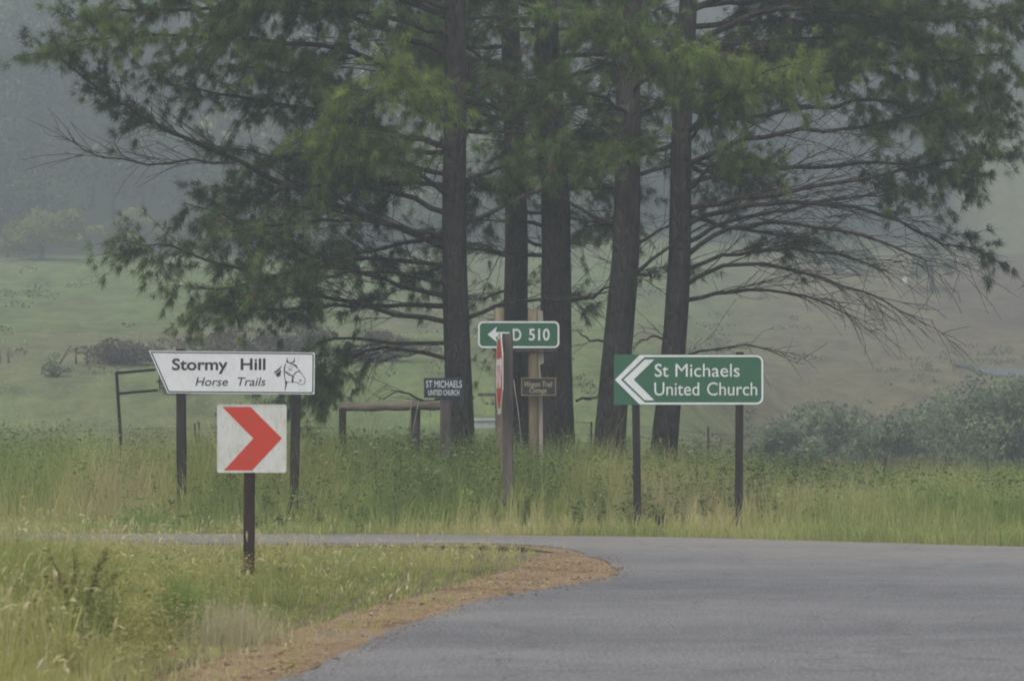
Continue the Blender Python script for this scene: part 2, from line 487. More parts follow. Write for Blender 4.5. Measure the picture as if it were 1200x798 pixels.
def shoulder_litter():
    g = np.random.default_rng(51)
    shl = ISLAND + SHOULDER_IN[::-1]
    x = g.uniform(-3.6, 1.6, 26000); y = g.uniform(12, 30, 26000)
    k = poly_mask(shl, x, y) & (n_fine(x * 1.3, y * 1.3) > -0.25); x, y = x[k][:2600], y[k][:2600]; n = len(x)
    a = g.uniform(0, 6.28, n); l = g.uniform(0.015, 0.055, n); w_ = l * g.uniform(0.12, 0.5, n)
    d = np.stack([np.cos(a), np.sin(a), g.uniform(-0.1, 0.35, n)], 1); q = np.stack([-np.sin(a), np.cos(a), g.normal(0, 0.3, n)], 1)
    c = np.stack([x, y, np.full(n, 0.022)], 1)
    V = np.stack([c - d * l[:, None] * .5, c - q * w_[:, None] * .5, c + d * l[:, None] * .5, c + q * w_[:, None] * .5], 1).reshape(-1, 3)
    o4 = 4 * np.arange(n)[:, None]
    T = np.stack([o4 + np.array([[0, 1, 2]]), o4 + np.array([[0, 2, 3]])], 1).reshape(-1, 3)
    m = m_leaf('dead leaf litter', [(0, (0.13, 0.08, 0.05)), (0.4, (0.30, 0.20, 0.105)), (0.75, (0.46, 0.36, 0.20)), (1, (0.30, 0.31, 0.12))], 0.2, 0.9)
    o = tri_obj('leaf_litter', V, T, m, rnd=np.repeat(g.uniform(0, 1, n), 2))
    tag(o, 'dead leaves and straw scattered on the gravel shoulder', 'litter', kind='stuff')

def poly_mask(poly, x, y):
    poly = np.asarray(poly); inside = np.zeros(len(x), bool)
    j = len(poly) - 1
    for i in range(len(poly)):
        xi, yi = poly[i]; xj, yj = poly[j]
        if yi != yj:
            c = ((yi > y) != (yj > y)) & (x < (xj - xi) * (y - yi) / (yj - yi) + xi)
            inside ^= c
        j = i
    return inside

# loose gravel on the shoulder and spilt over the edge of the road
def loose_gravel():
    n = 3600
    shl = ISLAND + SHOULDER_IN[::-1]
    x = rng.uniform(-3.6, 1.6, n * 6); y = rng.uniform(12, 30, n * 6)
    k = poly_mask(shl, x, y); x = x[k][:n]; y = y[k][:1500]; x = x[:1500]
    z = np.full(len(x), 0.012)
    # spill
    ii = rng.integers(0, len(ISLAND) - 1, 2200); pi = np.array(ISLAND)
    tt = rng.uniform(0, 1, 2200)[:, None]
    q = pi[ii] * (1 - tt) + pi[np.minimum(ii + 1, len(pi) - 1)] * tt
    q = q + np.abs(rng.normal(0, 0.16, (2200, 1))) * np.array([[0.7, -0.6]])
    keep = (q[:, 1] > 12) & (q[:, 1] < 27)
    x = np.concatenate([x, q[keep, 0]]); y = np.concatenate([y, q[keep, 1]]); z = np.concatenate([z, np.full(keep.sum(), 0.022)])
    n = len(x)
    s = np.exp(rng.normal(-5.2, 0.5, n)); s = np.clip(s, 0.003, 0.022)
    base = np.array([[1, 0, 0], [-1, 0, 0], [0, 1, 0], [0, -1, 0], [0, 0, 0.7], [0, 0, -0.4]], float)
    tri = np.array([[0, 2, 4], [2, 1, 4], [1, 3, 4], [3, 0, 4], [2, 0, 5], [1, 2, 5], [3, 1, 5], [0, 3, 5]])
    a = rng.uniform(0, 6.28, n)
    V = base[None] * s[:, None, None] * rng.uniform(0.6, 1.4, (n, 6, 1))
    c, sn = np.cos(a)[:, None], np.sin(a)[:, None]
    vx = V[..., 0] * c - V[..., 1] * sn; vy = V[..., 0] * sn + V[..., 1] * c
    V = np.stack([vx + x[:, None], vy + y[:, None], V[..., 2] + z[:, None] + s[:, None] * 0.2], -1).reshape(-1, 3)
    T = (tri[None] + 6 * np.arange(n)[:, None, None]).reshape(-1, 3)
    m = m_leaf('gravel stones', [(0, (0.10, 0.07, 0.05)), (0.5, (0.25, 0.175, 0.11)), (1, (0.33, 0.28, 0.22))], 0.0, 0.9)
    o = tri_obj('loose_gravel', V, T, m, rnd=np.repeat(rng.uniform(0, 1, n), 8))
    tag(o, 'loose brown gravel along the edge of the asphalt', 'gravel', kind='stuff')
loose_gravel()
shoulder_litter()

# ------------------------------------------------------------------ shapes for signs and posts
def prism(poly, y0, y1):
    """polygon given as (x, z), extruded between y0 (front, nearest the camera) and y1"""
    n = len(poly)
    V = [(x, y0, z) for x, z in poly] + [(x, y1, z) for x, z in poly]
    Fc = [tuple(range(n)), tuple(range(2 * n - 1, n - 1, -1))]
    for k in range(n):
        Fc.append((k, n + k, n + (k + 1) % n, (k + 1) % n))
    return V, Fc

def fix_normals(o):
    import bmesh
    bm = bmesh.new(); bm.from_mesh(o.data)
    bmesh.ops.recalc_face_normals(bm, faces=bm.faces)
    bm.to_mesh(o.data); bm.free()
    return o

def plate(name, poly, y0, y1, mat, parent):
    V, Fc = prism(poly, y0, y1)
    return fix_normals(mesh_obj(name, V, Fc, mat, parent))

def ribbon(pts, wid, closed=False):
    """list of quads (as polygons) along a polyline, mitred"""
    pts = [Vector((p[0], p[1])) for p in pts]
    n = len(pts); L = []; Rr = []
    ws = wid if isinstance(wid, (list, tuple)) else [wid] * n
    for i in range(n):
        a = pts[(i - 1) % n] if (closed or i > 0) else None
        b = pts[(i + 1) % n] if (closed or i < n - 1) else None
        d1 = (pts[i] - a).normalized() if a is not None and (pts[i] - a).length > 1e-9 else None
        d2 = (b - pts[i]).normalized() if b is not None and (b - pts[i]).length > 1e-9 else None
        d1 = d1 or d2; d2 = d2 or d1
        n1 = Vector((-d1.y, d1.x)); n2 = Vector((-d2.y, d2.x))
        m = (n1 + n2); m = m.normalized() if m.length > 1e-6 else n1
        k = ws[i] / 2 / max(0.45, m.dot(n1))
        L.append(pts[i] + m * k); Rr.append(pts[i] - m * k)
    q = []
    for i in range(n if closed else n - 1):
        j = (i + 1) % n
        q.append([tuple(L[i]), tuple(L[j]), tuple(Rr[j]), tuple(Rr[i])])
    return q

def decal(name, polys, y0, th, mat, parent):
    """flat printed shapes, each a thin raised sheet on a sign face"""
    V, Fc = [], []
    for p in polys:
        v, f = prism(p, y0 - th, y0)
        b = len(V); V += v; Fc += [tuple(i + b for i in g) for g in f]
    return fix_normals(mesh_obj(name, V, Fc, mat, parent))

def rrect(x0, z0, x1, z1, r, seg=6, corners=(1, 1, 1, 1)):
    """counter-clockwise from bottom right; corners = br, tr, tl, bl rounded or not"""
    out = []
    for (cx, cz, a0, on) in ((x1 - r, z0 + r, -90, corners[0]), (x1 - r, z1 - r, 0, corners[1]), (x0 + r, z1 - r, 90, corners[2]), (x0 + r, z0 + r, 180, corners[3])):
        if on:
            for k in range(seg + 1):
                a = R(a0 + 90 * k / seg); out.append((cx + r * math.cos(a), cz + r * math.sin(a)))
        else:
            a = R(a0 + 45); out.append((cx + r * (1 if math.cos(a) > 0 else -1), cz + r * (1 if math.sin(a) > 0 else -1)))
    return out

def lettering(body, box, y0, mat, parent, bold=0.0, shear=0.0, th=0.003, name='lettering', desc=False, spacing=1.0):
    """text fitted into box = (x0, z0, x1, z1) on the sign face; desc: z0 is the baseline, descenders hang below it"""
    cu = bpy.data.curves.new('t', 'FONT')
    cu.body = body; cu.size = 1.0; cu.offset = bold; cu.shear = shear; cu.resolution_u = 5
    cu.space_character = spacing
    ob = bpy.data.objects.new('t', cu); C.objects.link(ob)
    dg = bpy.context.evaluated_depsgraph_get(); dg.update()
    me = bpy.data.meshes.new_from_object(ob.evaluated_get(dg))
    bpy.data.objects.remove(ob); bpy.data.curves.remove(cu)
    co = np.array([v.co[:] for v in me.vertices])
    x0, z0, x1, z1 = box
    ya = 0.0 if desc else co[:, 1].min()
    sx = (x1 - x0) / (co[:, 0].max() - co[:, 0].min()); sz = (z1 - z0) / (co[:, 1].max() - ya)
    X = x0 + (co[:, 0] - co[:, 0].min()) * sx; Z = z0 + (co[:, 1] - ya) * sz
    polys = [list(p.vertices) for p in me.polygons]
    n = len(co)
    V = [(X[i], y0 - th, Z[i]) for i in range(n)] + [(X[i], y0, Z[i]) for i in range(n)]
    Fc = [tuple(p) for p in polys]
    cnt = {}
    for p in polys:
        for a, b in zip(p, p[1:] + p[:1]):
            cnt[(a, b)] = 1
    for (a, b) in list(cnt):
        if (b, a) not in cnt:
            Fc.append((b, a, a + n, b + n))
    bpy.data.meshes.remove(me)
    return mesh_obj(name, V, Fc, mat, parent)

def tube(path, radii, seg=10, jitter=0.0, cap=True, square=False):
    """tube along a list of points; square: four flat sides with small chamfers"""
    V, Fc = [], []
    n = len(path)
    path = [Vector(p) for p in path]
    ref = Vector((1, 0, 0)) if abs((path[-1] - path[0]).normalized().x) < 0.9 else Vector((0, 0, 1))
    if square:
        c = 0.86; ang = [(1, c), (c, 1), (-c, 1), (-1, c), (-1, -c), (-c, -1), (c, -1), (1, -c)]
        seg = 8
    for i in range(n):
        d = (path[min(i + 1, n - 1)] - path[max(i - 1, 0)]).normalized()
        u = (ref - d * ref.dot(d)).normalized(); v = d.cross(u)
        for k in range(seg):
            if square: a, b = ang[k]
            else: a, b = math.cos(2 * math.pi * k / seg), math.sin(2 * math.pi * k / seg)
            r = radii[i] * (1 + (random.uniform(-jitter, jitter) if jitter else 0))
            V.append(path[i] + u * a * r + v * b * r)
    for i in range(n - 1):
        for k in range(seg):
            a, b = i * seg + k, i * seg + (k + 1) % seg
            Fc.append((a, b, b + seg, a + seg))
    if cap:
        Fc.append(tuple(range(seg - 1, -1, -1))); Fc.append(tuple(range((n - 1) * seg, n * seg)))
    return V, Fc

def tube_obj(name, path, radii, mat, parent, seg=10, jitter=0.0, square=False, smooth=True):
    V, Fc = tube(path, radii, seg, jitter, True, square)
    o = mesh_obj(name, V, Fc, mat, parent, smooth and not square)
    return fix_normals(o)

class Face:
    """a sign thing: px, py of the photograph -> local x, z on the sign's plane"""
    def __init__(s, name, label, cat, px, Y, group=None):
        s.Y = Y; b = P(px, 500, Y); s.bx = b.x
        s.root = empty(name, (b.x, Y, float(H(b.x, Y))), label, cat, group)
        s.k = F / Y
    def l(s, px, py):
        p = P(px, py, s.Y); return (p.x - s.bx, p.z)
    def L(s, pts): return [s.l(*p) for p in pts]
    def box(s, x0, y0, x1, y1):
        a = s.l(x0, y1); b = s.l(x1, y0); return (a[0], a[1], b[0], b[1])
    def post(s, top, bot, wpx, mat, y=0.05, square=True, name='post', taper=1.0, z0=-0.25, seg=10):
        a = s.l(*top); b = s.l(*bot); r = wpx / s.k / 2
        # run the axis on to below the ground
        dz = a[1] - b[1]; xb = b[0] + (b[0] - a[0]) / dz * (b[1] - z0)
        n = 7
        path = [(xb + (a[0] - xb) * i / n, y + r, z0 + (a[1] - z0) * i / n) for i in range(n + 1)]
        rad = [r * (1 + (taper - 1) * i / n) * (1 + random.uniform(-0.025, 0.025)) for i in range(n + 1)]
        return tube_obj(name, path, rad, mat, s.root, seg, 0.0, square)

# ------------------------------------------------------------------ green direction sign, right
f = Face('direction_sign', 'green arrow-ended direction sign with two lines of white lettering on two dark posts', 'road sign', 806, 34.5)
x0, z0, x1, z1 = f.box(719.5, 415.5, 895, 474.5)
plate('panel', rrect(x0, z0, x1, z1, 8 / f.k, 6, (1, 1, 0, 0)), -0.004, 0.004, M['green'], f.root)
plate('panel_back', rrect(x0 + .01, z0 + .01, x1 - .01, z1 - .01, 8 / f.k, 6, (1, 1, 0, 0)), 0.0045, 0.010, M['back'], f.root)
bd = rrect(*f.box(735, 417.2, 893.3, 472.8), 7 / f.k, 6)
right = bd[:14]
pts = f.L([(752.5, 472.8)]) + right + f.L([(752.5, 417.2)])
decal('border', ribbon(pts, 2.3 / f.k), -0.004, 0.002, M['white'], f.root)
decal('border_arrow', [f.L([(720.5, 445), (749.6, 416.1), (754.4, 416.1), (755.5, 418.4), (727.6, 445)]), f.L([(727.6, 445), (755.5, 471.6), (754.4, 473.9), (749.6, 473.9), (720.5, 445)])], -0.0065, 0.002, M['white'], f.root)
decal('chevron', [f.L([(755.8, 421.3), (766.7, 421.3), (742.5, 444.8), (730.8, 444.8)]), f.L([(730.8, 444.8), (742.5, 444.8), (766.7, 469), (755.8, 469)])], -0.004, 0.002, M['white'], f.root)
lettering('St', f.box(767.3, 426.3, 783.3, 441.6), -0.004, M['white'], f.root, 0.006)
lettering('Michaels', f.box(791.6, 426.3, 866.7, 441.6), -0.004, M['white'], f.root, 0.0)
lettering('United', f.box(766.8, 448.0, 819.3, 463.4), -0.004, M['white'], f.root, 0.0)
lettering('Church', f.box(828.6, 448.0, 887.2, 463.4), -0.004, M['white'], f.root, 0.0)
f.post((744.5, 418), (747.5, 614), 8.6, M['post_dark'], 0.012)
f.post((867.5, 412.5), (866, 620), 8.8, M['post_dark'], 0.012)

# ------------------------------------------------------------------ white direction sign, left
f = Face('direction_sign', 'white slant-ended direction sign with black lettering and a horse head drawing', 'road sign', 275, 36.0)
pan = f.L([(368.5, 462), (196.3, 460.6), (174.4, 411), (369, 413.2)])
plate('panel', pan, -0.004, 0.004, M['white'], f.root)
plate('panel_back', f.L([(367, 461), (197.5, 459.6), (177, 412.3), (367.5, 414.3)]), 0.0045, 0.010, M['back'], f.root)
bl = f.L([(366.6, 458.5), (365.2, 460.2), (197.8, 458.9), (177.4, 412.8), (365.4, 414.7), (367.0, 416.4)])
decal('border', ribbon(bl, 1.35 / f.k, True), -0.004, 0.002, M['black'], f.root)
lettering('Stormy', f.box(201.6, 420.0, 267.0, 433.4), -0.004, M['black'], f.root, 0.022, desc=True)
lettering('Hill', f.box(282.0, 420.0, 311.2, 433.6), -0.004, M['black'], f.root, 0.022)
lettering('Horse', f.box(229.0, 442.2, 267.2, 452.2), -0.004, M['black'], f.root, 0.006, 0.22)
lettering('Trails', f.box(278.6, 442.2, 311.4, 452.2), -0.004, M['black'], f.root, 0.006, 0.22)
def hz(pts): return f.L([(310 + a / 13.3, 405 + b / 13.3) for a, b in pts])
def hs_(pts, wd): return ribbon(hz(pts), [q / 13.3 / f.k for q in wd] if isinstance(wd, list) else wd / 13.3 / f.k)
hp = [hz([(350, 180), (372, 262), (338, 264)]), hz([(472, 180), (474, 262), (440, 262)])]
hp += hs_([(362, 258), (405, 268), (445, 258)], 16)
hp += hs_([(405, 275), (450, 292), (490, 318), (520, 358)], [8, 22, 30, 8])
hp += hs_([(330, 275), (312, 340), (308, 440), (322, 530), (336, 600), (318, 705)], [8, 18, 14, 12, 26, 8])
hp += [hz([(326, 545), (362, 566), (344, 610)])]
hp += hs_([(318, 405), (375, 448), (445, 476)], 18) + hs_([(446, 470), (440, 520), (434, 570)], [26, 22, 28])
hp += hs_([(452, 462), (490, 415), (540, 396), (568, 424)], [20, 16, 14, 14])
hp += hs_([(520, 356), (562, 412), (600, 468), (630, 512), (634, 560), (610, 600), (572, 614), (540, 592), (520, 572), (440, 570), (360, 566)], 8)
hp += hs_([(545, 540), (558, 545), (572, 538)], [16, 28, 14]) + hs_([(362, 338), (385, 352), (402, 350)], 7) + hs_([(378, 372), (408, 380)], 14) + hs_([(345, 395), (400, 440)], 7) + hs_([(400, 300), (430, 350), (425, 390)], 5)
hp += [hz([(282, 298), (262, 318), (205, 372), (150, 412), (165, 432), (230, 385)]), hz([(262, 372), (225, 408), (172, 440), (190, 478), (215, 488), (250, 462)])]
V, Fc = [], []      # every stroke a hair prouder than the one before, so none lie in one plane
for i, pl in enumerate(hp):
    v, g = prism(pl, -0.0060 - 0.00004 * i, -0.0041)
    b = len(V); V += v; Fc += [tuple(q + b for q in h) for h in g]
fix_normals(mesh_obj('horse_drawing', V, Fc, M['black'], f.root))
f.post((211, 408.5), (212.5, 600), 10.5, M['post_dark'], 0.012)
f.post((347.5, 416), (343.5, 602), 10.5, M['post_dark'], 0.012)

# ------------------------------------------------------------------ red and white bend marker
f = Face('chevron_sign', 'square white board with one bold red arrowhead on a short dark post', 'road sign', 294, 22.9)
x0, z0, x1, z1 = f.box(255, 474.6, 335.2, 553)
plate('panel', rrect(x0, z0, x1, z1, 2.0 / f.k, 4), -0.004, 0.004, M['white_dirty'], f.root)
decal('chevron', [f.L([(260.6, 476.8), (293.8, 476.8), (330.5, 513.4), (296.8, 513.6)]), f.L([(296.8, 513.6), (330.5, 513.4), (295.4, 551), (262.4, 551)])], -0.004, 0.002, M['red'], f.root)
decal('rim', ribbon(rrect(x0, z0, x1, z1, 2.0 / f.k, 4), 1.4 / f.k, True), -0.004, 0.003, M['white_dirty'], f.root)
f.post((292, 480), (291, 678), 12.2, M['post_red'], 0.006)
for zz in (0.12, 0.48):
    decal('bolt', [[(x0 + 0.285 + 0.010 * math.cos(a), z0 + zz + 0.010 * math.sin(a)) for a in np.linspace(0, 6.28, 9)[:-1]]], -0.007, 0.004, M['back'], f.root)

def bolts(face, pts, r=0.009):
    for q in pts:
        c = face.l(*q)
        decal('bolt', [[(c[0] + r * math.cos(a), c[1] + r * math.sin(a)) for a in np.linspace(0, 2 * math.pi, 9)[:-1]]], -0.0042, 0.004, M['back'], face.root)

# ------------------------------------------------------------------ stop sign seen nearly edge-on
f = Face('stop_sign', 'red eight-sided sign seen almost edge-on, fixed to a grey timber post', 'road sign', 594.5, 35.5)
f.post((594.8, 391), (595.5, 610), 12.6, M['post_grey'], -0.075)
rs = 0.56
ca = f.l(585.3, 438)
def octo(r): return [(r * math.cos(R(22.5 + 45 * k)) / math.cos(R(22.5)), r * math.sin(R(22.5 + 45 * k)) / math.cos(R(22.5))) for k in range(8)]
rot = Matrix.Translation((ca[0], -0.02, ca[1])) @ Matrix.Rotation(R(-84.8), 4, 'Z')
def put(o):
    o.data.transform(rot); return o
pl = put(plate('panel', octo(rs), -0.004, 0.004, M['white_dirty'], f.root))
put(plate('panel_back', octo(rs - 0.01), 0.0045, 0.009, M['back'], f.root))
put(decal('red_face', [octo(rs - 0.085)], -0.004, 0.0015, M['red'], f.root))
put(lettering('STOP', (-0.42, -0.21, 0.42, 0.21), -0.0055, M['white'], f.root, 0.03))
for zz in (-0.3, 0.3):
    tube_obj('bracket', [(ca[0] + 0.012, -0.02, ca[1] + zz), (ca[0] + 0.06, -0.02, ca[1] + zz)], [0.02, 0.02], M['iron'], f.root, 8)

# ------------------------------------------------------------------ green route sign on two pine poles
f = Face('route_sign', 'small green route sign with white arrow and number on two pale pine poles', 'road sign', 607, 38.0)
x0, z0, x1, z1 = f.box(560, 376.3, 655.6, 408)
plate('panel', rrect(x0, z0, x1, z1, 6 / f.k, 6), -0.004, 0.004, M['green'], f.root)
plate('panel_back', rrect(x0 + .01, z0 + .01, x1 - .01, z1 - .01, 6 / f.k, 6), 0.0045, 0.010, M['back'], f.root)
decal('border', ribbon(rrect(*f.box(561.2, 377.5, 654.4, 406.8), 5.2 / f.k, 6), 2.1 / f.k, True), -0.004, 0.002, M['white'], f.root)
ar = f.L([(571.3, 392), (582.4, 382.8), (580.8, 389.2), (597, 389.2), (597, 394.8), (580.8, 394.8), (582.4, 401)])
decal('arrow', [[ar[0], ar[1], ar[2], ar[5], ar[6]], [ar[2], ar[3], ar[4], ar[5]]], -0.004, 0.002, M['white'], f.root)
bolts(f, [(585, 380.5), (625, 380.5), (585, 403.8), (625, 403.8)])
lettering('D', f.box(600.9, 385.2, 610.9, 399.2), -0.004, M['white'], f.root, 0.02)
lettering('510', f.box(619.7, 385.0, 644.2, 399.2), -0.004, M['white'], f.root, 0.02)
plate('brace_board', f.L([(577, 407.5), (653, 407.5), (652.5, 411.4), (577, 411.4)]), 0.012, 0.04, M['post_grey'], f.root)
f.post((585, 361), (587, 590), 12.2, M['pole'], 0.042, False, 'pole', 0.95, seg=12)
f.post((624.8, 362.5), (626.5, 590), 12.8, M['pole'], 0.042, False, 'pole', 0.95, seg=12)
plate('split_board', f.L([(630.5, 363), (636, 364), (637, 380), (637, 412), (637.5, 425), (632.5, 428), (634.5, 442), (636, 470), (636.5, 600), (629.5, 600)]), 0.10, 0.15, M['pale_wood'], f.root)
f2 = Face('arm_board', 'thin dark board jutting left from the pale pine pole', 'board', 571, 38.0)
plate('board', f2.L([(560, 460.6), (582, 460.6), (582, 464.2), (560, 464.2)]), -0.01, 0.03, M['post_grey'], f2.root)

f = Face('name_board', 'little black board with cream lettering and ochre frame on the pine pole', 'sign', 631, 37.93)
x0, z0, x1, z1 = f.box(611.5, 443, 651, 463)
plate('panel', [(x0, z0), (x1, z0), (x1, z1), (x0, z1)], -0.004, 0.018, M['black'], f.root)
decal('frame', ribbon([(x0, z0), (x1, z0), (x1, z1), (x0, z1)], 1.0 / f.k, True), -0.004, 0.014, M['gold'], f.root)
lettering('Wagon Trail', f.box(614.3, 446.9, 647.3, 453.2), -0.004, M['cream'], f.root, 0.0, 0.15, desc=True)
lettering('Cottage', f.box(620.3, 454.6, 640.6, 460.0), -0.004, M['cream'], f.root, 0.0, 0.15, desc=True)

# ------------------------------------------------------------------ dark blue board on a squared post
f = Face('name_board', 'small dark blue board with white capitals on a squared weathered post', 'sign', 521, 38.6)
x0, z0, x1, z1 = f.box(496.8, 442.8, 543, 466.2)
plate('panel', [(x0, z0), (x1, z0), (x1, z1), (x0, z1)], -0.004, 0.012, M['blue'], f.root)
lettering('ST MICHAELS', f.box(499.2, 445.9, 541.2, 454.2), -0.004, M['white'], f.root, 0.012)
lettering('UNITED CHURCH', f.box(501.8, 456.8, 538.4, 463.2), -0.004, M['white'], f.root, 0.012)
f.post((522, 447), (523, 590), 13.0, M['post_grey'], 0.014)
tube_obj('bolt', [(0.085, 0.0, f.l(527, 478)[1]), (0.085, -0.03, f.l(527, 478)[1])], [0.014, 0.014], M['iron'], f.root, 8)

# ------------------------------------------------------------------ log rail barrier
f = Face('log_barrier', 'round log rail resting on two rough weathered posts behind the grass', 'barrier', 462, 39.4)
a = f.l(398, 477.0); b = f.l(529.5, 474.6); n = 12
tube_obj('rail', [(a[0] + (b[0] - a[0]) * i / n, 0.0 + 0.01 * math.sin(i), a[1] + (b[1] - a[1]) * i / n + 0.006 * math.sin(i * 1.7)) for i in range(n + 1)], [0.069 + 0.006 * math.sin(i * 2.1) + 0.003 * math.sin(i * 5.3) for i in range(n + 1)], M['log'], f.root, 14)
f.post((487, 469.5), (484.5, 590), 12.5, M['post_grey'], 0.075, False, 'post', 0.9, seg=11)
f.post((402, 478), (401, 590), 9.5, M['post_dark'], -0.17, False, 'post', 0.9, seg=11)
for (xa, xb) in ((482, 479), (491, 481)):
    tube_obj('tie_wire', [(f.l(xa, 470)[0], -0.09, f.l(xa, 470)[1]), (f.l(xb, 520)[0], -0.06, f.l(xb, 520)[1])], [0.007, 0.007], M['pale_wood'], f.root, 5)

# ------------------------------------------------------------------ empty iron sign frame
f = Face('sign_frame', 'empty leaning iron sign frame with two bare arms in the meadow grass', 'sign frame', 140, 40.5)
def bar(name, p, q, wpx, m=M['iron']):
    a, b = f.l(*p), f.l(*q); r = wpx / f.k / 2
    return tube_obj(name, [(a[0], 0, a[1]), (b[0], 0, b[1])], [r, r], m, f.root, 8, 0, True)
bar('upright', (136.5, 436), (147, 600), 3.4)
bar('arm', (136.0, 437.2), (182, 433.2), 3.0)
bar('arm', (139.0, 461.2), (185, 457.2), 3.0)
bar('wire_edge', (186.5, 433.5), (187.2, 458.5), 1.0)
bar('wire_edge', (181, 433.3), (187, 433.0), 0.9)

# ------------------------------------------------------------------ wire fence and loose stakes
def fence_run(label, pts, posts, rows, Yw):
    base = P(pts[0], 500, Yw)
    root = empty('wire_fence', (base.x, Yw, 0), label, 'fence')
    for (px, top, lean, wpx, mm) in posts:
        p = P(px, top, Yw); q = P(px - lean, 600, Yw)
        r = wpx / (F / Yw) / 2
        tube_obj('post', [(q.x - base.x, 0, -0.2), (p.x - base.x, 0, p.z)], [r * 1.05, r], M['post_grey'] if mm else M['iron'], root, 8)
    for (ya, yb, dy) in rows:
        n = 14; path = []
        for i in range(n + 1):
            t = i / n; x = pts[0] + (pts[1] - pts[0]) * t
            p = P(x, ya + (yb - ya) * t + 1.2 * math.sin(t * 9), Yw)
            path.append((p.x - base.x, dy, p.z))
        tube_obj('wire', path, [0.004] * (n + 1), M['wire'], root, 4)
    return root
fence_run('sagging wire fence running behind the pine trunks to the signs', (530, 900), [(693, 494, 0, 2.2, 0), (728, 510, 1, 2.0, 0), (830, 500, 0, 2.4, 1)], [(484, 512, 0.02), (503, 520, 0.02), (525, 540, 0.02)], 43.6)
fence_run('thin wire fence behind the low verge on the right', (880, 1230), [(919, 524, -3, 2.4, 1), (1045, 533, 0, 3.0, 1), (1158, 536, 2, 2.2, 1)], [(540, 545, 0.02), (553, 560, 0.02), (567, 572, 0.02)], 42.0)
fence_run('low wire fence across the meadow edge behind the empty iron frame', (-30, 410), [(233, 494, -4, 2.0, 0), (60, 500, 0, 2.2, 1), (330, 492, 2, 2.4, 1)], [(506, 500, 0.02), (520, 514, 0.02)], 44.0)
for (px, top, bx, Yq, lab) in ((1038, 536, 1028, 41.0, 'short dark stick leaning in the right-hand verge'), (228, 496, 234, 41.5, 'thin dark stake standing beside the white sign post')):
    a = P(px, top, Yq); b = P(bx, 600, Yq)
    r0 = empty('stake', (b.x, Yq, 0), lab, 'stake')
    tube_obj('stick', [(0, 0, -0.1), ((a.x - b.x) * .5 + .01, 0, a.z * .5), (a.x - b.x, 0, a.z)], [0.018, 0.016, 0.012], M['post_dark'], r0, 6)
a = P(602, 445, 37.0); b = P(613, 540, 37.0)
r0 = empty('stay_wire', (b.x, 37.0, 0), 'slack stay wire hanging from the stop sign post towards the grass', 'wire')
tube_obj('strand', [(a.x - b.x, 0, a.z), ((a.x - b.x) * .42, 0, (a.z + b.z) / 2), (0, 0, b.z), (0.05, 0, -0.05)], [0.005] * 4, M['pale_wood'], r0, 5)

# ------------------------------------------------------------------ pines
def bez(pts, n):
    """smooth resampled polyline (Catmull-Rom)"""
    p = [np.array(q, float) for q in pts]
    p = [2 * p[0] - p[1]] + p + [2 * p[-1] - p[-2]]
    segs = len(p) - 3
    out = []
    for i in range(n):
        t = i / (n - 1) * segs; k = min(int(t), segs - 1); u = t - k
        a, b, c, d = p[k], p[k + 1], p[k + 2], p[k + 3]
        out.append(0.5 * ((2 * b) + (-a + c) * u + (2 * a - 5 * b + 4 * c - d) * u * u + (-a + 3 * b - 3 * c + d) * u ** 3))
    return np.array(out)

def np_tube(path, radii, seg):
    path = np.asarray(path); n = len(path)
    d = np.gradient(path, axis=0); d /= np.linalg.norm(d, axis=1, keepdims=True) + 1e-9
    ref = np.array([0.13, 0.31, 0.94]); ref = ref / np.linalg.norm(ref)
    if abs(np.dot(d.mean(0), ref)) > 0.8: ref = np.array([1.0, 0.1, 0.0])
    u = ref - d * (d @ ref)[:, None]; u /= np.linalg.norm(u, axis=1, keepdims=True) + 1e-9
    v = np.cross(d, u)
    a = np.arange(seg) * 2 * np.pi / seg
    V = path[:, None] + (u[:, None] * np.cos(a)[None, :, None] + v[:, None] * np.sin(a)[None, :, None]) * np.asarray(radii)[:, None, None]
    i = np.arange(n - 1)[:, None] * seg; k = np.arange(seg)[None]; k2 = (k + 1) % seg
    Fq = np.stack([i + k, i + k2, i + seg + k2, i + seg + k], -1).reshape(-1, 4)
    return V.reshape(-1, 3), Fq

class Acc:
    def __init__(s): s.V = []; s.F = []; s.n = 0
    def add(s, V, Fq): s.V.append(V); s.F.append(Fq + s.n); s.n += len(V)
    def obj(s, name, mat, parent, smooth=True):
        return tri_obj(name, np.concatenate(s.V), np.concatenate(s.F), mat, parent, smooth=smooth)

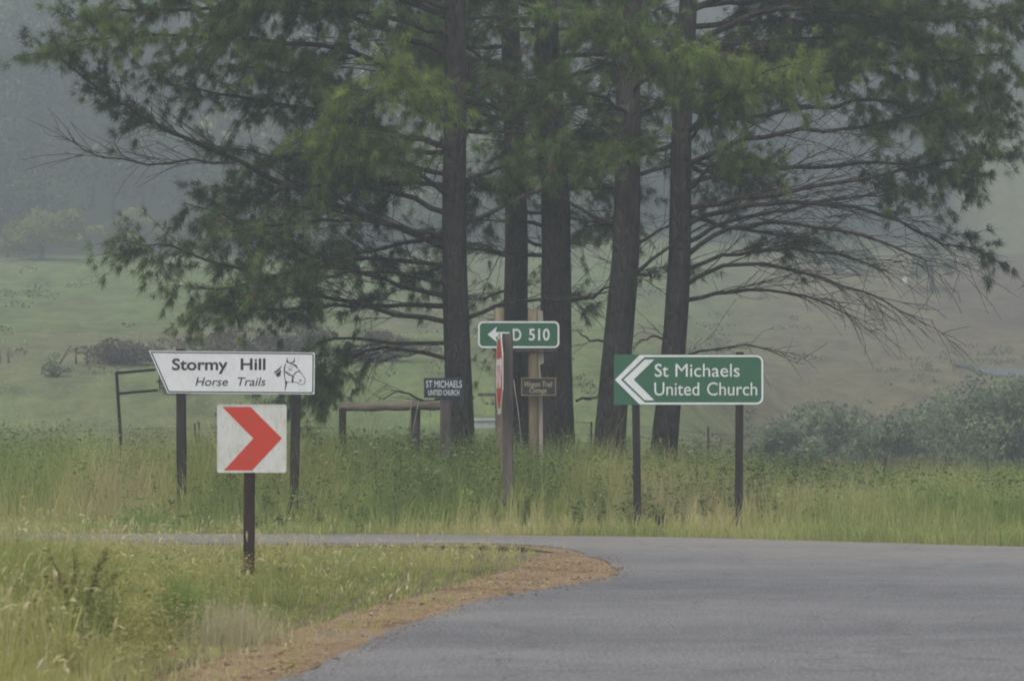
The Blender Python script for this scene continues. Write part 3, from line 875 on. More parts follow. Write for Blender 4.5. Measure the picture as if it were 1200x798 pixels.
def limb(pts, leaf, g, r0, sec_gap=0.30, sec_len=1.5, dens=1.0, up=0.10, droop=0.25, bare=0.5):
    """one limb with secondary branches and twigs; returns branch mesh and needle tuft positions"""
    acc = Acc()
    L = float(np.linalg.norm(np.diff(np.array(pts), axis=0), axis=1).sum())
    n = max(8, int(L / 0.28))
    path = bez(pts, n)
    path[1:] += g.normal(0, 0.018, (n - 1, 3))
    t = np.linspace(0, 1, n)
    rad = r0 * 0.58 * (1 - t) ** 0.8 + 0.007
    acc.add(*np_tube(path, rad, 7))
    tp, td, ty = [], [], []
    s = 0.12 * L
    side = 1
    while s < L * 0.99:
        f = s / L
        k = f * (n - 1); i = min(int(k), n - 2); p = path[i] + (path[i + 1] - path[i]) * (k - i)
        d = path[i + 1] - path[i]; d /= np.linalg.norm(d)
        leafy = leaf < 1 and f > leaf + g.normal(0, 0.06)
        hd = np.array([d[1], -d[0], 0.0]) * side
        hd /= np.linalg.norm(hd) + 1e-6
        fw = g.uniform(0.45, 1.1) if leafy else g.uniform(0.8, 1.9)
        dd = hd * g.uniform(0.5, 1.0) + d * fw + np.array([0, 0, g.normal(up, 0.28)])
        dd /= np.linalg.norm(dd)
        sl = sec_len * g.uniform(0.45, 1.1) * (1 - 0.55 * f) * (1.0 if leafy else 1.25)
        m = max(4, int(sl / 0.22) + 2)
        q = np.linspace(0, 1, m)[:, None]
        bend = -droop if leafy else g.uniform(-0.25, 0.15)
        sp = p + dd * q * sl + np.array([0, 0, bend * sl]) * q ** 2 * 0.6 + g.normal(0, 0.020, (m, 3)) * q
        if leafy or g.random() < bare + 0.35:
            acc.add(*np_tube(sp, np.linspace(max(0.0075, rad[i] * 0.30), 0.004, m), 3))
            if leafy:
                tp.append(sp[m // 3:]); td.append(np.repeat(dd[None], len(sp) - m // 3, 0)); ty.append(np.linspace(0.3, 1, len(sp) - m // 3))
            # twigs
            nt_ = max(2, int(sl / (0.16 if leafy else 0.20)))
            for j in range(nt_):
                fr = g.uniform(0.2, 0.98); kk = fr * (m - 1); ii = min(int(kk), m - 2)
                b0 = sp[ii] + (sp[ii + 1] - sp[ii]) * (kk - ii)
                e = dd * (g.uniform(0.3, 0.9) if leafy else g.uniform(0.8, 1.3)) + g.normal(0, 0.55 if leafy else 0.42, 3) + np.array([0, 0, -0.05 if leafy else 0.0]); e /= np.linalg.norm(e)
                tl = g.uniform(0.25, 0.65) * (0.6 + 0.4 * sec_len)
                if not leafy: tl *= 1.35
                mm = 4; qq = np.linspace(0, 1, mm)[:, None]
                w_ = b0 + e * qq * tl + np.array([0, 0, g.normal(-0.16, 0.2) * tl]) * qq ** 2 + g.normal(0, 0.025, (mm, 3)) * qq
                acc.add(*np_tube(w_, np.linspace(0.0060, 0.0030, mm), 3))
                if leafy:
                    tp.append(w_[1:]); td.append(np.repeat(e[None], 3, 0)); ty.append(np.array([0.5, 0.8, 1.0]))
        side = -side
        s += sec_gap * g.uniform(0.55, 1.3) * (1.0 if leafy else 0.72)
    if leaf < 1:
        j = int(max(leaf, 0.6) * n); tp.append(path[j:]); td.append(np.gradient(path, axis=0)[j:] / 0.3); ty.append(np.linspace(0.5, 1, n - j))
    if tp:
        tp = np.concatenate(tp); td = np.concatenate(td); ty = np.concatenate(ty)
        k = dens * 2.2
        rep = int(k) + (g.random(len(tp)) < k - int(k))
        tp = np.repeat(tp, rep, 0); td = np.repeat(td, rep, 0); ty = np.repeat(ty, rep, 0)
        tp = tp + g.normal(0, 0.042, tp.shape)
    else:
        tp = np.zeros((0, 3)); td = tp; ty = np.zeros(0)
    return acc, tp, td, ty

def needles(tp, td, ty, g, per=36, young=0.0):
    """bristly needle tufts, one thin tapering triangle for each little bundle, the long ones sagging"""
    n = len(tp)
    N = n * per
    base = np.repeat(tp, per, 0) + g.normal(0, 0.020, (N, 3))
    d = np.repeat(td, per, 0) * 0.85 + g.normal(0, 0.60, (N, 3)) + np.array([0, 0, 0.08])
    d /= np.linalg.norm(d, axis=1, keepdims=True) + 1e-6
    ln = g.uniform(0.10, 0.20, N)
    tip = base + (d + np.array([0, 0, -0.30])) * ln[:, None]
    a = g.uniform(0, 2 * np.pi, N)
    wv = np.stack([np.cos(a), np.sin(a), g.normal(0, 0.3, N)], 1) * (g.uniform(0.0032, 0.0062, N))[:, None]
    V = np.stack([base - wv, base + wv, tip], 1).reshape(-1, 3)
    T = (3 * np.arange(N)[:, None] + np.array([[0, 1, 2]]))
    tr = np.clip(0.36 + 0.20 * (np.repeat(ty, per) - 0.6) + np.repeat(g.normal(0, 0.13, n), per) + g.normal(0, 0.06, N) + young * 0.62, 0, 0.94)
    tr = np.clip(tr + g.normal(0, 0.10), 0, 0.94)
    dead = np.repeat(g.random(n) < 0.025, per)
    return V, T, np.where(dead, 1.0, tr)

def pine(label, axis_px, Y, wpx, explicit, auto, seed):
    """axis_px: photo (x, y) points of the trunk's axis from base to the top of the picture"""
    g = np.random.default_rng(seed)
    b = P(axis_px[0][0], 500, Y)
    root = empty('pine_tree', (b.x, Y, 0), label, 'tree', 'pines standing in a row behind the signs')
    org = np.array([b.x, Y, 0])
    pts = [np.array(P(x, y, Y)) for x, y in axis_px]
    z_top = 15.5 + g.uniform(-1, 1.5)
    dr = (pts[-1] - pts[-2]) / (pts[-1][2] - pts[-2][2])
    pts.append(pts[-1] + dr * (z_top - pts[-1][2]) * np.array([0.6, 0.6, 1]))
    pts = [pts[0] + (pts[0] - pts[1]) / (pts[1][2] - pts[0][2]) * (pts[0][2] + 0.3)] + pts
    pts = np.array(pts)
    zz = np.linspace(-0.3, z_top, 110)
    ax = np.stack([np.interp(zz, pts[:, 2], pts[:, 0]), np.interp(zz, pts[:, 2], pts[:, 1]), zz], 1)
    ax[:, 0] += 0.03 * np.sin(zz * 0.9 + seed); ax[:, 1] += 0.04 * np.sin(zz * 0.6 + 2 * seed)
    r1 = wpx / (F / Y) / 2
    rad = r1 * np.interp(zz, [-0.3, 0.2, 0.7, 1.6, 4.5, 8, z_top], [1.55, 1.32, 1.16, 1.06, 0.92, 0.80, 0.12])
    seg = 40
    a = np.arange(seg) * 2 * np.pi / seg
    nb = sines(seed + 70, 16, 0.6, 4.5); nb2 = sines(seed + 90, 14, 0.15, 0.8)
    A, Zg = np.meshgrid(a, zz)
    rel = 1 + 0.030 * nb(np.cos(A) * 0.9 + np.sin(A) * 1.7, Zg * 0.22 + 3 * np.sin(A)) + 0.045 * nb2(np.cos(A) * 2, Zg * 0.5 + np.sin(A) * 2)
    rel *= 1 + 0.13 * np.exp(-np.maximum(Zg, 0) * 0.9) * np.sin(A * 5 + seed)
    rel += 0.045 * (np.abs(np.sin(A * 9 + 1.5 * np.sin(Zg * 2.2 + A))) - 0.5)
    V = np.stack([ax[:, 0][:, None] + rad[:, None] * rel * np.cos(A), ax[:, 1][:, None] + rad[:, None] * rel * np.sin(A), Zg], -1).reshape(-1, 3)
    i = np.arange(len(zz) - 1)[:, None] * seg; k = np.arange(seg)[None]; k2 = (k + 1) % seg
    Q = np.stack([i + k, i + k2, i + seg + k2, i + seg + k], -1).reshape(-1, 4)
    tri_obj('trunk', V - org, Q, M['bark'], root, smooth=True)
    NV, NT, NR = [], [], []
    cnt = 0
    def grow(p3, leaf, dens=1.0, young=0.0, r0=0.05, **kw):
        nonlocal cnt
        acc, tp, td, ty = limb(p3, leaf, g, r0, dens=dens, **kw)
        acc.V = [v - org for v in acc.V]
        acc.obj('branch', M['twig'], root)
        if len(tp):
            v, t_, r_ = needles(tp - org, td, ty, g, 36, young)
            NV.append(v); NT.append(t_ + cnt); NR.append(r_); cnt += len(v)
    for e in explicit:
        px, dY, leaf = e[0], e[1], e[2]
        kw = dict(e[3]) if len(e) > 3 else {}
        m = len(px)
        y0 = kw.pop('y0', 0.0)
        p3 = [np.array(P(x, y, Y + y0 + dY * (j / (m - 1)) ** 0.9)) for j, (x, y) in enumerate(px)]
        grow(p3, leaf, **kw)
    # more whorls: (z from, z to, number, length, leaf, azimuth from, to, droop, density)
    for (za, zb, cnt_n, ln, leaf, a0, a1, rise, dens) in auto:
        for j in range(cnt_n):
            z = za + (zb - za) * (j + g.uniform(0.2, 0.8)) / cnt_n
            az = R(g.uniform(a0, a1)); l = ln * g.uniform(0.75, 1.15)
            s0 = np.array([np.interp(z, zz, ax[:, 0]), np.interp(z, zz, ax[:, 1]), z])
            h = np.array([math.cos(az), math.sin(az), 0])
            ri = rise + g.normal(0, 0.06)
            p3 = [s0, s0 + h * l * 0.33 + np.array([0, 0, ri * l * 0.5]), s0 + h * l * 0.7 + np.array([0, 0, ri * l * 0.85]), s0 + h * l + np.array([0, 0, ri * l])]
            grow(p3, leaf, dens, 0.0, 0.045 + 0.006 * l)
    if NV:
        V = np.concatenate(NV); T = np.concatenate(NT); Rn = np.concatenate(NR)
        tri_obj('crown', V, T, M['needle'], root, rnd=Rn)
    return root, cnt // 3

TOT = 0
D = dict
t1 = [
 ([(530, 292), (470, 268), (400, 243), (330, 212), (270, 187), (220, 162), (180, 145), (140, 120), (95, 88), (52, 58)], -2.6, 0.62, D(dens=1.0, r0=0.085, bare=0.5, sec_len=1.25, up=0.25)),
 ([(276, 190), (235, 191), (195, 190), (150, 188), (112, 183), (86, 166)], -1.0, 1.0, D(y0=-1.7, r0=0.028, sec_len=0.95, bare=0.6, up=0.35)),
 ([(528, 172), (470, 160), (400, 138), (330, 124), (260, 112), (190, 95)], -2.0, 0.22, D(r0=0.085)),
 ([(520, 62), (460, 38), (400, 16), (330, 0), (250, -14)], -1.0, 0.4, D(r0=0.08)),
 ([(530, 102), (470, 85), (410, 60), (340, 50), (250, 45), (160, 42), (85, 50)], -3.2, 0.28, D(r0=0.085, dens=1.25)),
 ([(525, 20), (450, -5), (360, -12), (250, 10), (150, 12), (110, 20)], -2.0, 0.4, D(r0=0.085, dens=1.25)),
 ([(525, 347), (470, 336), (400, 312), (340, 285), (270, 255), (215, 240)], -1.8, 0.48, D(r0=0.06, dens=0.7)),
 ([(522, 377), (470, 368), (400, 352), (330, 332), (270, 312), (200, 290), (160, 286)], -2.2, 0.42, D(r0=0.065, dens=0.75)),
 ([(520, 402), (460, 402), (410, 396), (375, 402), (345, 424)], -1.0, 0.45, D(r0=0.05, droop=0.9, sec_len=1.5, up=-0.3)),
 ([(523, 420), (470, 408), (420, 415), (385, 440), (360, 470)], 1.4, 0.35, D(r0=0.05, droop=0.9, sec_len=1.3, up=-0.3)),
 ([(525, 312), (440, 303), (350, 318), (280, 336), (225, 338)], 1.2, 0.36, D(r0=0.06, dens=0.7)),
 ([(525, 250), (460, 225), (390, 215), (320, 225), (270, 235)], 1.6, 0.25, D(r0=0.07)),
 ([(530, 232), (485, 198), (425, 175), (372, 158)], -4.2, 0.38, D(young=0.28, r0=0.06)),
 ([(545, 216), (575, 200), (625, 188), (680, 180)], -4.4, 0.40, D(young=0.30, r0=0.05, sec_len=1.0)),
 ([(538, 130), (520, 110), (480, 100), (430, 92)], -4.6, 0.40, D(young=0.22, r0=0.06)),
 ([(548, 372), (590, 356), (650, 350), (705, 344)], 0.8, 1.0, D(r0=0.055, sec_len=0.8)),
 ([(552, 260), (595, 240), (640, 217), (690, 195), (740, 175)], 0.5, 0.92, D(r0=0.06, sec_len=0.9)),
 ([(528, 205), (460, 190), (390, 180), (320, 182), (250, 172)], 1.2, 0.22, D(r0=0.065)),
 ([(528, 282), (450, 262), (380, 258), (310, 266), (265, 272)], -2.6, 0.46, D(r0=0.055, dens=0.6)),
 ([(526, 332), (450, 318), (380, 324), (300, 340)], -2.8, 0.50, D(r0=0.055, dens=0.6)),
 ([(530, 145), (470, 120), (400, 100), (330, 85), (270, 78)], 1.4, 0.25, D(r0=0.065)),
 ([(522, 468), (500, 470), (470, 458), (450, 470)], 0.3, 1.0, D(r0=0.03, sec_len=0.6)),
]
au1 = [(7.2, 9.5, 7, 5.0, 0.3, 90, 250, 0.10, 1.0), (9.5, 15, 12, 3.4, 0.25, 0, 360, 0.22, 0.22), (5.2, 7.4, 4, 3.4, 0.4, 30, 100, 0.02, 0.8), (3.2, 6.0, 5, 3.6, 0.45, 100, 170, 0.0, 1.0)]
_, n = pine('nearest dark pine trunk leaving long leafy branches to the left', [(537, 560), (537, 480), (535, 300), (532, 100), (531, 0)], 41.0, 30.5, t1, au1, 1); TOT += n

t2 = [
 ([(592, 300), (560, 285), (530, 290)], -0.4, 1.0, D(r0=0.035, sec_len=0.7)),
 ([(590, 140), (570, 135), (545, 125), (520, 120)], -0.6, 1.0, D(r0=0.05, sec_len=0.7)),
 ([(612, 112), (640, 100), (668, 92)], -1.0, 0.9, D(r0=0.05)),
]
au2 = [(6.5, 9.0, 5, 3.2, 0.35, 20, 160, 0.12, 0.7), (9.0, 15, 9, 3.0, 0.25, 0, 360, 0.22, 0.22), (3.0, 6.5, 5, 2.4, 0.75, 20, 160, 0.02, 0.8)]
_, n = pine('slender pale pine trunk standing farther back, second from the left', [(607, 560), (606, 450), (606, 300), (601, 150), (598, 0)], 46.5, 29.0, t2, au2, 2); TOT += n

t3 = [
 ([(668, 352), (700, 345), (725, 330), (745, 300)], -0.5, 1.0, D(r0=0.045, sec_len=0.7)),
 ([(660, 60), (690, 40), (740, 25)], -1.0, 0.5, D(r0=0.06)),
 ([(640, 110), (600, 90), (550, 60), (500, 30)], -2.0, 0.5, D(r0=0.06, young=0.1)),
 ([(675, 470), (695, 466), (718, 465)], 0.3, 1.0, D(r0=0.03, sec_len=0.4)),
 ([(655, 170), (690, 160), (730, 165), (760, 168)], -0.6, 0.95, D(r0=0.05, sec_len=0.9)),
]
au3 = [(7.0, 9.5, 5, 4.0, 0.35, 20, 160, 0.12, 0.7), (9.5, 15, 10, 3.2, 0.25, 0, 360, 0.22, 0.22), (3.2, 6.5, 5, 2.6, 0.8, 20, 160, 0.02, 0.8)]
_, n = pine('thick straight pine trunk rising behind the small black name board', [(656, 560), (654, 450), (651, 300), (646, 150), (641, 0)], 43.5, 36.0, t3, au3, 3); TOT += n

t4 = [
 ([(722, 265), (690, 250), (660, 235), (630, 232)], 0.5, 1.0, D(r0=0.05, sec_len=0.8)),
 ([(735, 175), (700, 150), (670, 148)], 0.4, 1.0, D(r0=0.05, sec_len=0.9)),
 ([(752, 130), (775, 122), (795, 118), (830, 105)], 0.4, 0.8, D(r0=0.05)),
 ([(736, 135), (700, 112), (655, 100), (612, 92)], -4.2, 0.45, D(young=0.25, r0=0.05)),
 ([(742, 110), (765, 85), (795, 72), (830, 60)], -4.4, 0.42, D(young=0.30, r0=0.05)),
 ([(742, 70), (740, 45), (715, 30), (690, 22)], -4.6, 0.42, D(young=0.15, r0=0.05)),
 ([(712, 400), (690, 398), (676, 390)], 0.5, 1.0, D(r0=0.03, sec_len=0.5)),
 ([(738, 195), (735, 180), (728, 170)], -3.2, 0.55, D(young=0.30, r0=0.04, sec_len=0.6)),
 ([(745, 320), (770, 300), (800, 280), (840, 255)], 0.6, 1.0, D(r0=0.05, sec_len=0.9)),
 ([(745, 290), (775, 268), (815, 250)], 0.8, 1.0, D(r0=0.04, sec_len=0.9)),
]
au4 = [(7.0, 9.5, 5, 4.2, 0.35, 0, 180, 0.12, 0.7), (9.5, 15, 10, 3.2, 0.25, 0, 360, 0.22, 0.22), (3.5, 6.5, 4, 2.6, 0.8, 20, 160, 0.02, 0.8)]
_, n = pine('wide-footed pine trunk leaning right behind the left end of the green direction sign', [(716, 560), (718, 500), (724, 400), (731, 300), (738, 100), (741, 0)], 41.8, 33.5, t4, au4, 4); TOT += n

t5 = [
 ([(805, 245), (860, 235), (930, 222), (1000, 212), (1070, 195), (1125, 184), (1172, 178)], -2.0, 0.68, D(r0=0.075, bare=0.6, dens=1.1)),
 ([(803, 264), (870, 242), (940, 238), (1010, 245), (1060, 262), (1110, 285), (1155, 296)], -1.0, 0.80, D(r0=0.07, bare=0.7)),
 ([(803, 300), (850, 270), (920, 262), (1000, 272), (1070, 298), (1085, 305)], -1.6, 1.0, D(r0=0.065, bare=0.75)),
 ([(800, 337), (840, 315), (900, 310), (960, 325), (1020, 345), (1076, 374)], -1.2, 1.0, D(r0=0.06, bare=0.75)),
 ([(803, 352), (850, 342), (900, 340), (960, 352), (1005, 375)], 0.6, 1.0, D(r0=0.055, bare=0.7)),
 ([(800, 318), (850, 300), (920, 292), (990, 300), (1040, 318)], 1.4, 1.0, D(r0=0.055, bare=0.75)),
 ([(803, 285), (860, 258), (930, 245), (1000, 232), (1060, 228)], 1.6, 0.85, D(r0=0.06, bare=0.7)),
 ([(808, 192), (870, 165), (930, 155), (1000, 150), (1060, 140), (1115, 122)], -1.5, 0.5, D(r0=0.075)),
 ([(806, 215), (870, 200), (940, 195), (1020, 192), (1090, 196), (1140, 205)], 0.8, 0.6, D(r0=0.07)),
 ([(812, 120), (880, 100), (950, 85), (1030, 75), (1110, 70), (1175, 62)], -2.0, 0.36, D(r0=0.085, dens=1.35)),
 ([(815, 52), (880, 18), (960, 10), (1050, 22), (1130, 22), (1195, 14)], -1.8, 0.35, D(r0=0.085, dens=1.35)),
 ([(812, 90), (880, 60), (960, 45), (1040, 48), (1120, 90), (1170, 105)], 1.2, 0.35, D(r0=0.085, dens=1.35)),
 ([(815, 10), (900, -22), (1000, -32), (1120, -30), (1215, -22)], -1.0, 0.35, D(r0=0.085, dens=1.35)),
 ([(812, 150), (880, 135), (960, 125), (1040, 118), (1100, 135), (1140, 150)], 1.0, 0.45, D(r0=0.075, dens=1.25)),
 ([(805, 222), (835, 196), (870, 184), (888, 186)], -4.0, 0.5, D(young=0.30, r0=0.045, sec_len=0.9)),
 ([(808, 155), (838, 122), (880, 92), (930, 72)], -4.5, 0.42, D(young=0.26, r0=0.055)),
 ([(808, 165), (828, 140), (850, 120), (872, 112)], -4.0, 0.42, D(young=0.26, r0=0.05)),
 ([(790, 440), (800, 420), (830, 410), (880, 405), (920, 418)], 0.8, 1.0, D(r0=0.035, sec_len=0.8)),
 ([(790, 400), (765, 395), (745, 402)], -0.2, 1.0, D(r0=0.03, sec_len=0.5)),
]
au5 = [(7.2, 9.5, 7, 5.0, 0.3, -70, 90, 0.10, 1.0), (9.5, 15, 11, 3.4, 0.25, 0, 360, 0.22, 0.22), (4.6, 7.2, 4, 3.6, 0.6, 20, 120, 0.02, 0.8)]
_, n = pine('rightmost pine trunk with a wide fan of bare branches to the right', [(778, 560), (781, 500), (788, 400), (795, 300), (803, 100), (807, 0)], 42.3, 27.5, t5, au5, 5); TOT += n
print('needle triangles', TOT)

# ------------------------------------------------------------------ grasses
def blades(x, y, z, h, wd, g, lean=0.35, dirx=0.12):
    n = len(x)
    a = g.uniform(0, 2 * np.pi, n); l = np.abs(g.normal(0, lean, n)) + 0.05
    ca_ = 6.28 * n_patch(x * 3.1 + 40, y * 2.3 - 11); cl = 0.45 * np.abs(n_fine(x * 1.9, y * 1.7 + 5)) * (lean > 0)
    lx = np.cos(a) * l + dirx + np.cos(ca_) * cl; ly = np.sin(a) * l + np.sin(ca_) * cl; l = np.hypot(lx, ly)
    b = np.stack([x, y, z], 1)
    fa = g.uniform(0, np.pi, n); wv = np.stack([np.cos(fa), np.sin(fa) * 0.5, np.zeros(n)], 1) * (wd / 2)[:, None]
    mid = b + np.stack([lx * h * 0.30, ly * h * 0.30, h * 0.60], 1)
    tip = b + np.stack([lx * h * 1.0, ly * h * 1.0, h * (1.0 - 0.42 * np.minimum(1.3, l))], 1)
    V = np.stack([b - wv, b + wv, mid - wv * 0.8, mid + wv * 0.8, tip], 1).reshape(-1, 3)
    o = 5 * np.arange(n)[:, None]
    T = np.stack([o + np.array([[0, 1, 3]]), o + np.array([[0, 3, 2]]), o + np.array([[2, 3, 4]])], 1).reshape(-1, 3)
    return V, T

def leafy(P0, d, ln, wd, g):
    """leaf-shaped bent quads: base, two sides, tip"""
    n = len(P0)
    a = np.cross(d, np.array([0, 0, 1.0]) + g.normal(0, 0.35, (n, 3))); a /= np.linalg.norm(a, axis=1, keepdims=True) + 1e-6
    mid = P0 + d * (ln * 0.45)[:, None] + np.array([0, 0, 0.02]) * ln[:, None]
    tip = P0 + d * ln[:, None] + np.array([0, 0, -0.25]) * ln[:, None]
    s = a * (wd / 2)[:, None]
    V = np.stack([P0, mid - s, mid + s, tip], 1).reshape(-1, 3)
    o = 4 * np.arange(n)[:, None]
    T = np.stack([o + np.array([[0, 1, 2]]), o + np.array([[1, 3, 2]])], 1).reshape(-1, 3)
    return V, T

SH_POLY = [(x + 0.45, y - 0.35) if y < 29 else (x, y) for x, y in SHOULDER_IN] + [(-60, -60)]
def near_grass():
    g = np.random.default_rng(21)
    n = 330000
    # more blades where they are close to the lens
    y = 12.0 + 18.2 * g.beta(1.0, 1.15, n); x = g.uniform(-0.235, 0.03, n) * y - 0.8 * (g.random(n) < 0.1)
    # gather into tussocks
    cx = np.round(x / 0.22) * 0.22 + 0.08 * n_fine(x * 7, y * 7); cy = np.round(y / 0.26) * 0.26
    pull = g.uniform(0, 0.75, n) * (g.random(n) < 0.7)
    x = x + (cx - x) * pull; y = y + (cy - y) * pull
    k = poly_mask(SH_POLY, x, y)
    edge = np.zeros(n)
    x, y = x[k], y[k]
    sp = np.array([q for q in SHOULDER_IN[:SHOULDER_IN.index(max(SHOULDER_IN, key=lambda r: r[0]))]])[::2]
    dist = np.min(np.hypot(x[:, None] - sp[None, :, 0], y[:, None] - sp[None, :, 1]), axis=1)
    dist = np.where(poly_mask(SHOULDER_IN + [(-60, -60)], x, y), dist, -0.6 * dist)
    keep = g.random(len(x)) < (0.10 + 0.90 * sstep(0.0, 1.3, dist + 0.45 * n_fine(x * 2, y * 2)))
    x, y, dist = x[keep], y[keep], dist[keep]
    dist = np.maximum(dist, 0)
    if len(x) > 108000: x, y, dist = x[:108000], y[:108000], dist[:108000]
    n = len(x)
    patch = n_patch(x * 2.2, y * 1.6)
    h = g.uniform(0.14, 0.42, n) * (0.22 + 0.78 * sstep(0.1, 2.2, dist)) * (1 + 0.40 * patch) * np.interp(x / y, [-0.20, -0.14, -0.11, -0.08, 0.0], [1.35, 1.15, 0.60, 0.50, 0.55]) * np.where(x / y < -0.12, np.interp(y, [22, 25], [1.0, 0.75]), 1.0) * np.interp(y, [12, 19, 23, 26, 28, 30], [1.35, 1.2, 0.85, 0.55, 0.32, 0.12])
    dip = 1 - 0.6 * np.exp(-(((x + 2.2) / 0.8) ** 2 + ((y - 21.2) / 1.9) ** 2))
    h = h * dip
    tall = (g.random(n) < 0.045) & (dip > 0.75)
    h = np.where(tall, np.where(n_fine(x, y * 0.8) > 0.05, g.uniform(0.26, 0.55, n) * np.interp(y, [12, 22, 28, 30], [1.2, 1.0, 0.85, 0.3]), h * 1.5), h)
    wd = np.where(tall, 0.004, g.uniform(0.004, 0.0085, n))
    V, T = blades(x, y, np.zeros(n), h * 1.12, wd, g, 0.50, 0.06)
    hue = 0.50 + 0.30 * n_patch(x * 0.9 + 9, y * 0.7) + 0.10 * patch + g.normal(0, 0.14, n) + np.where(tall, 0.25, 0) + 0.15 * sstep(0.8, 0, dist)
    ti = np.nonzero(tall & (g.random(n) < 0.6))[0]
    tips = V.reshape(-1, 5, 3)[ti, 4]; mids = V.reshape(-1, 5, 3)[ti, 2]
    dv = tips - mids; dv /= np.linalg.norm(dv, axis=1, keepdims=True) + 1e-6; m_ = len(ti)
    V2, T2 = leafy(tips - dv * 0.05, dv + g.normal(0, 0.15, dv.shape), g.uniform(0.06, 0.11, m_), g.uniform(0.010, 0.022, m_), g)
    T = np.concatenate([T, T2 + len(V)]); V = np.concatenate([V, V2])
    o = tri_obj('roadside_grass', V, T, M['grass'], rnd=np.concatenate([np.repeat(np.clip(hue, 0, 1), 3), np.repeat(np.clip(g.normal(0.85, 0.12, m_), 0, 1), 2)]))
    tag(o, 'yellow-green grass on the near roadside corner', 'grass', kind='stuff')
near_grass()

def tussocks():
    g = np.random.default_rng(26)
    m = 150; per = 55
    cy = 13 + g.beta(1.0, 1.3, m) * 13; cx = g.uniform(-0.215, -0.075, m) * cy
    k = poly_mask(SHOULDER_IN + [(-60, -60)], cx + 0.5, cy - 0.4) & (np.hypot((cx + 2.2) / 0.9, (cy - 21.2) / 2.0) > 1); cx, cy = cx[k], cy[k]; m = len(cx)
    x = np.repeat(cx, per) + g.normal(0, 0.06, m * per); y = np.repeat(cy, per) + g.normal(0, 0.06, m * per)
    h = np.repeat(g.uniform(0.24, 0.58, m) * np.interp(cy, [13, 20, 26], [1.1, 0.9, 0.5]), per) * g.uniform(0.5, 1.15, m * per)
    V, T = blades(x, y, np.zeros(m * per), h, g.uniform(0.005, 0.010, m * per), g, 0.55, 0.05)
    hue = np.repeat(np.clip(g.normal(0.45, 0.2, m), 0.05, 0.95), per) + g.normal(0, 0.08, m * per)
    o = tri_obj('roadside_tussocks', V, T, M['grass'], rnd=np.repeat(np.clip(hue, 0, 1), 3))
    tag(o, 'coarse grass tussocks standing in the near roadside grass', 'grass', kind='stuff')
tussocks()

def far_height(x, y):
    d = y - np.interp(x, [p[0] for p in FAR], [p[1] for p in FAR])
    u = x / y
    hi = np.interp(u, [-0.22, -0.12, -0.02, 0.08, 0.13, 0.22], [1.34, 1.34, 1.20, 1.08, 0.78, 0.68])
    return d, 0.19 + (hi - 0.19) * sstep(1.6, 5.0, d + 0.8 * n_patch(x * 0.9 + 2, y * 0.9))

def far_verge():
    g = np.random.default_rng(22)
    n = 130000
    x = g.uniform(-11.0, 11.0, n); y = 28.5 + g.beta(1.0, 1.25, n) * 18.5
    cx = np.round(x / 0.35) * 0.35 + 0.12 * n_fine(x * 5, y * 5); cy = np.round(y / 0.4) * 0.4
    pull = g.uniform(0, 0.7, n) * (g.random(n) < 0.65)
    x = x + (cx - x) * pull; y = y + (cy - y) * pull
    d, hm = far_height(x, y)
    k = (d > 0.06 + 0.55 * n_fine(x * 2, y)); x, y, d, hm = x[k], y[k], d[k], hm[k]
    n = len(x)
    patch = n_patch(x * 1.6 + 5, y * 1.2)
    h = hm * g.uniform(0.45, 1.1, n) * (1 + 0.38 * patch)
    tall = g.random(n) < 0.035
    h = np.where(tall, h * 1.35 + 0.1, h)
    wd = np.where(tall, 0.0045, g.uniform(0.006, 0.013, n))
    V, T = blades(x, y, np.zeros(n), h * 1.1, wd, g, 0.42, 0.04)
    hue = 0.45 + 0.36 * n_patch(x * 0.7, y * 0.8 + 4) - 0.05 * patch + g.normal(0, 0.13, n) + 0.30 * n_fine(x * 0.8, y * 0.6) + np.where(tall, 0.3, 0) + 0.10 * sstep(0.1, 0.2, x / y) + 0.03 * sstep(4.2, 2.0, d)
    o = tri_obj('verge_grass', V, T, M['tall_grass'], rnd=np.repeat(np.clip(hue, 0, 1), 3))
    tag(o, 'tall rank grass along the far side of the road', 'grass', kind='stuff')
far_verge()

def weed_mass():
    g = np.random.default_rng(23)
    n = 4300
    x = g.uniform(-10.5, 10.5, n); y = 33.5 + g.uniform(0, 1, n) ** 0.7 * 11.5
    d, hm = far_height(x, y)
    k = (d > 0.9) & (n_patch(x * 1.1 + 3, y * 1.3) > -0.30 + 0.5 * (d < 3.2) - 0.4 * (x / y > 0.12)); x, y, hm = x[k], y[k], hm[k]
    n = len(x); h = hm * g.uniform(0.6, 1.12, n)
    per = 30
    st = np.repeat(np.stack([x, y, np.zeros(n)], 1), per, 0)
    f = g.uniform(0.15, 1.0, n * per)
    sx = np.repeat(g.normal(0, 0.16, n), per); sy = np.repeat(g.normal(0, 0.16, n), per); hh = np.repeat(h, per)
    p = st + np.stack([sx * f * hh + g.normal(0, 0.035, n * per), sy * f * hh + g.normal(0, 0.035, n * per), f * hh], 1)
    a = g.uniform(0, 6.28, n * per); dv = np.stack([np.cos(a), np.sin(a), g.uniform(-0.1, 0.9, n * per)], 1); dv /= np.linalg.norm(dv, axis=1, keepdims=True)
    V, T = leafy(p, dv, g.uniform(0.06, 0.15, n * per), g.uniform(0.015, 0.040, n * per), g)
    hue = np.repeat(g.normal(0.48, 0.24, n) + 0.5 * n_patch(x * 0.8 + 20, y * 0.6), per) + g.normal(0, 0.1, n * per)
    o = tri_obj('verge_weeds', V, T, M['weed'], rnd=np.repeat(np.clip(hue, 0, 1), 2))
    tag(o, 'leafy green weeds growing through the far verge grass', 'weeds', kind='stuff')
weed_mass()

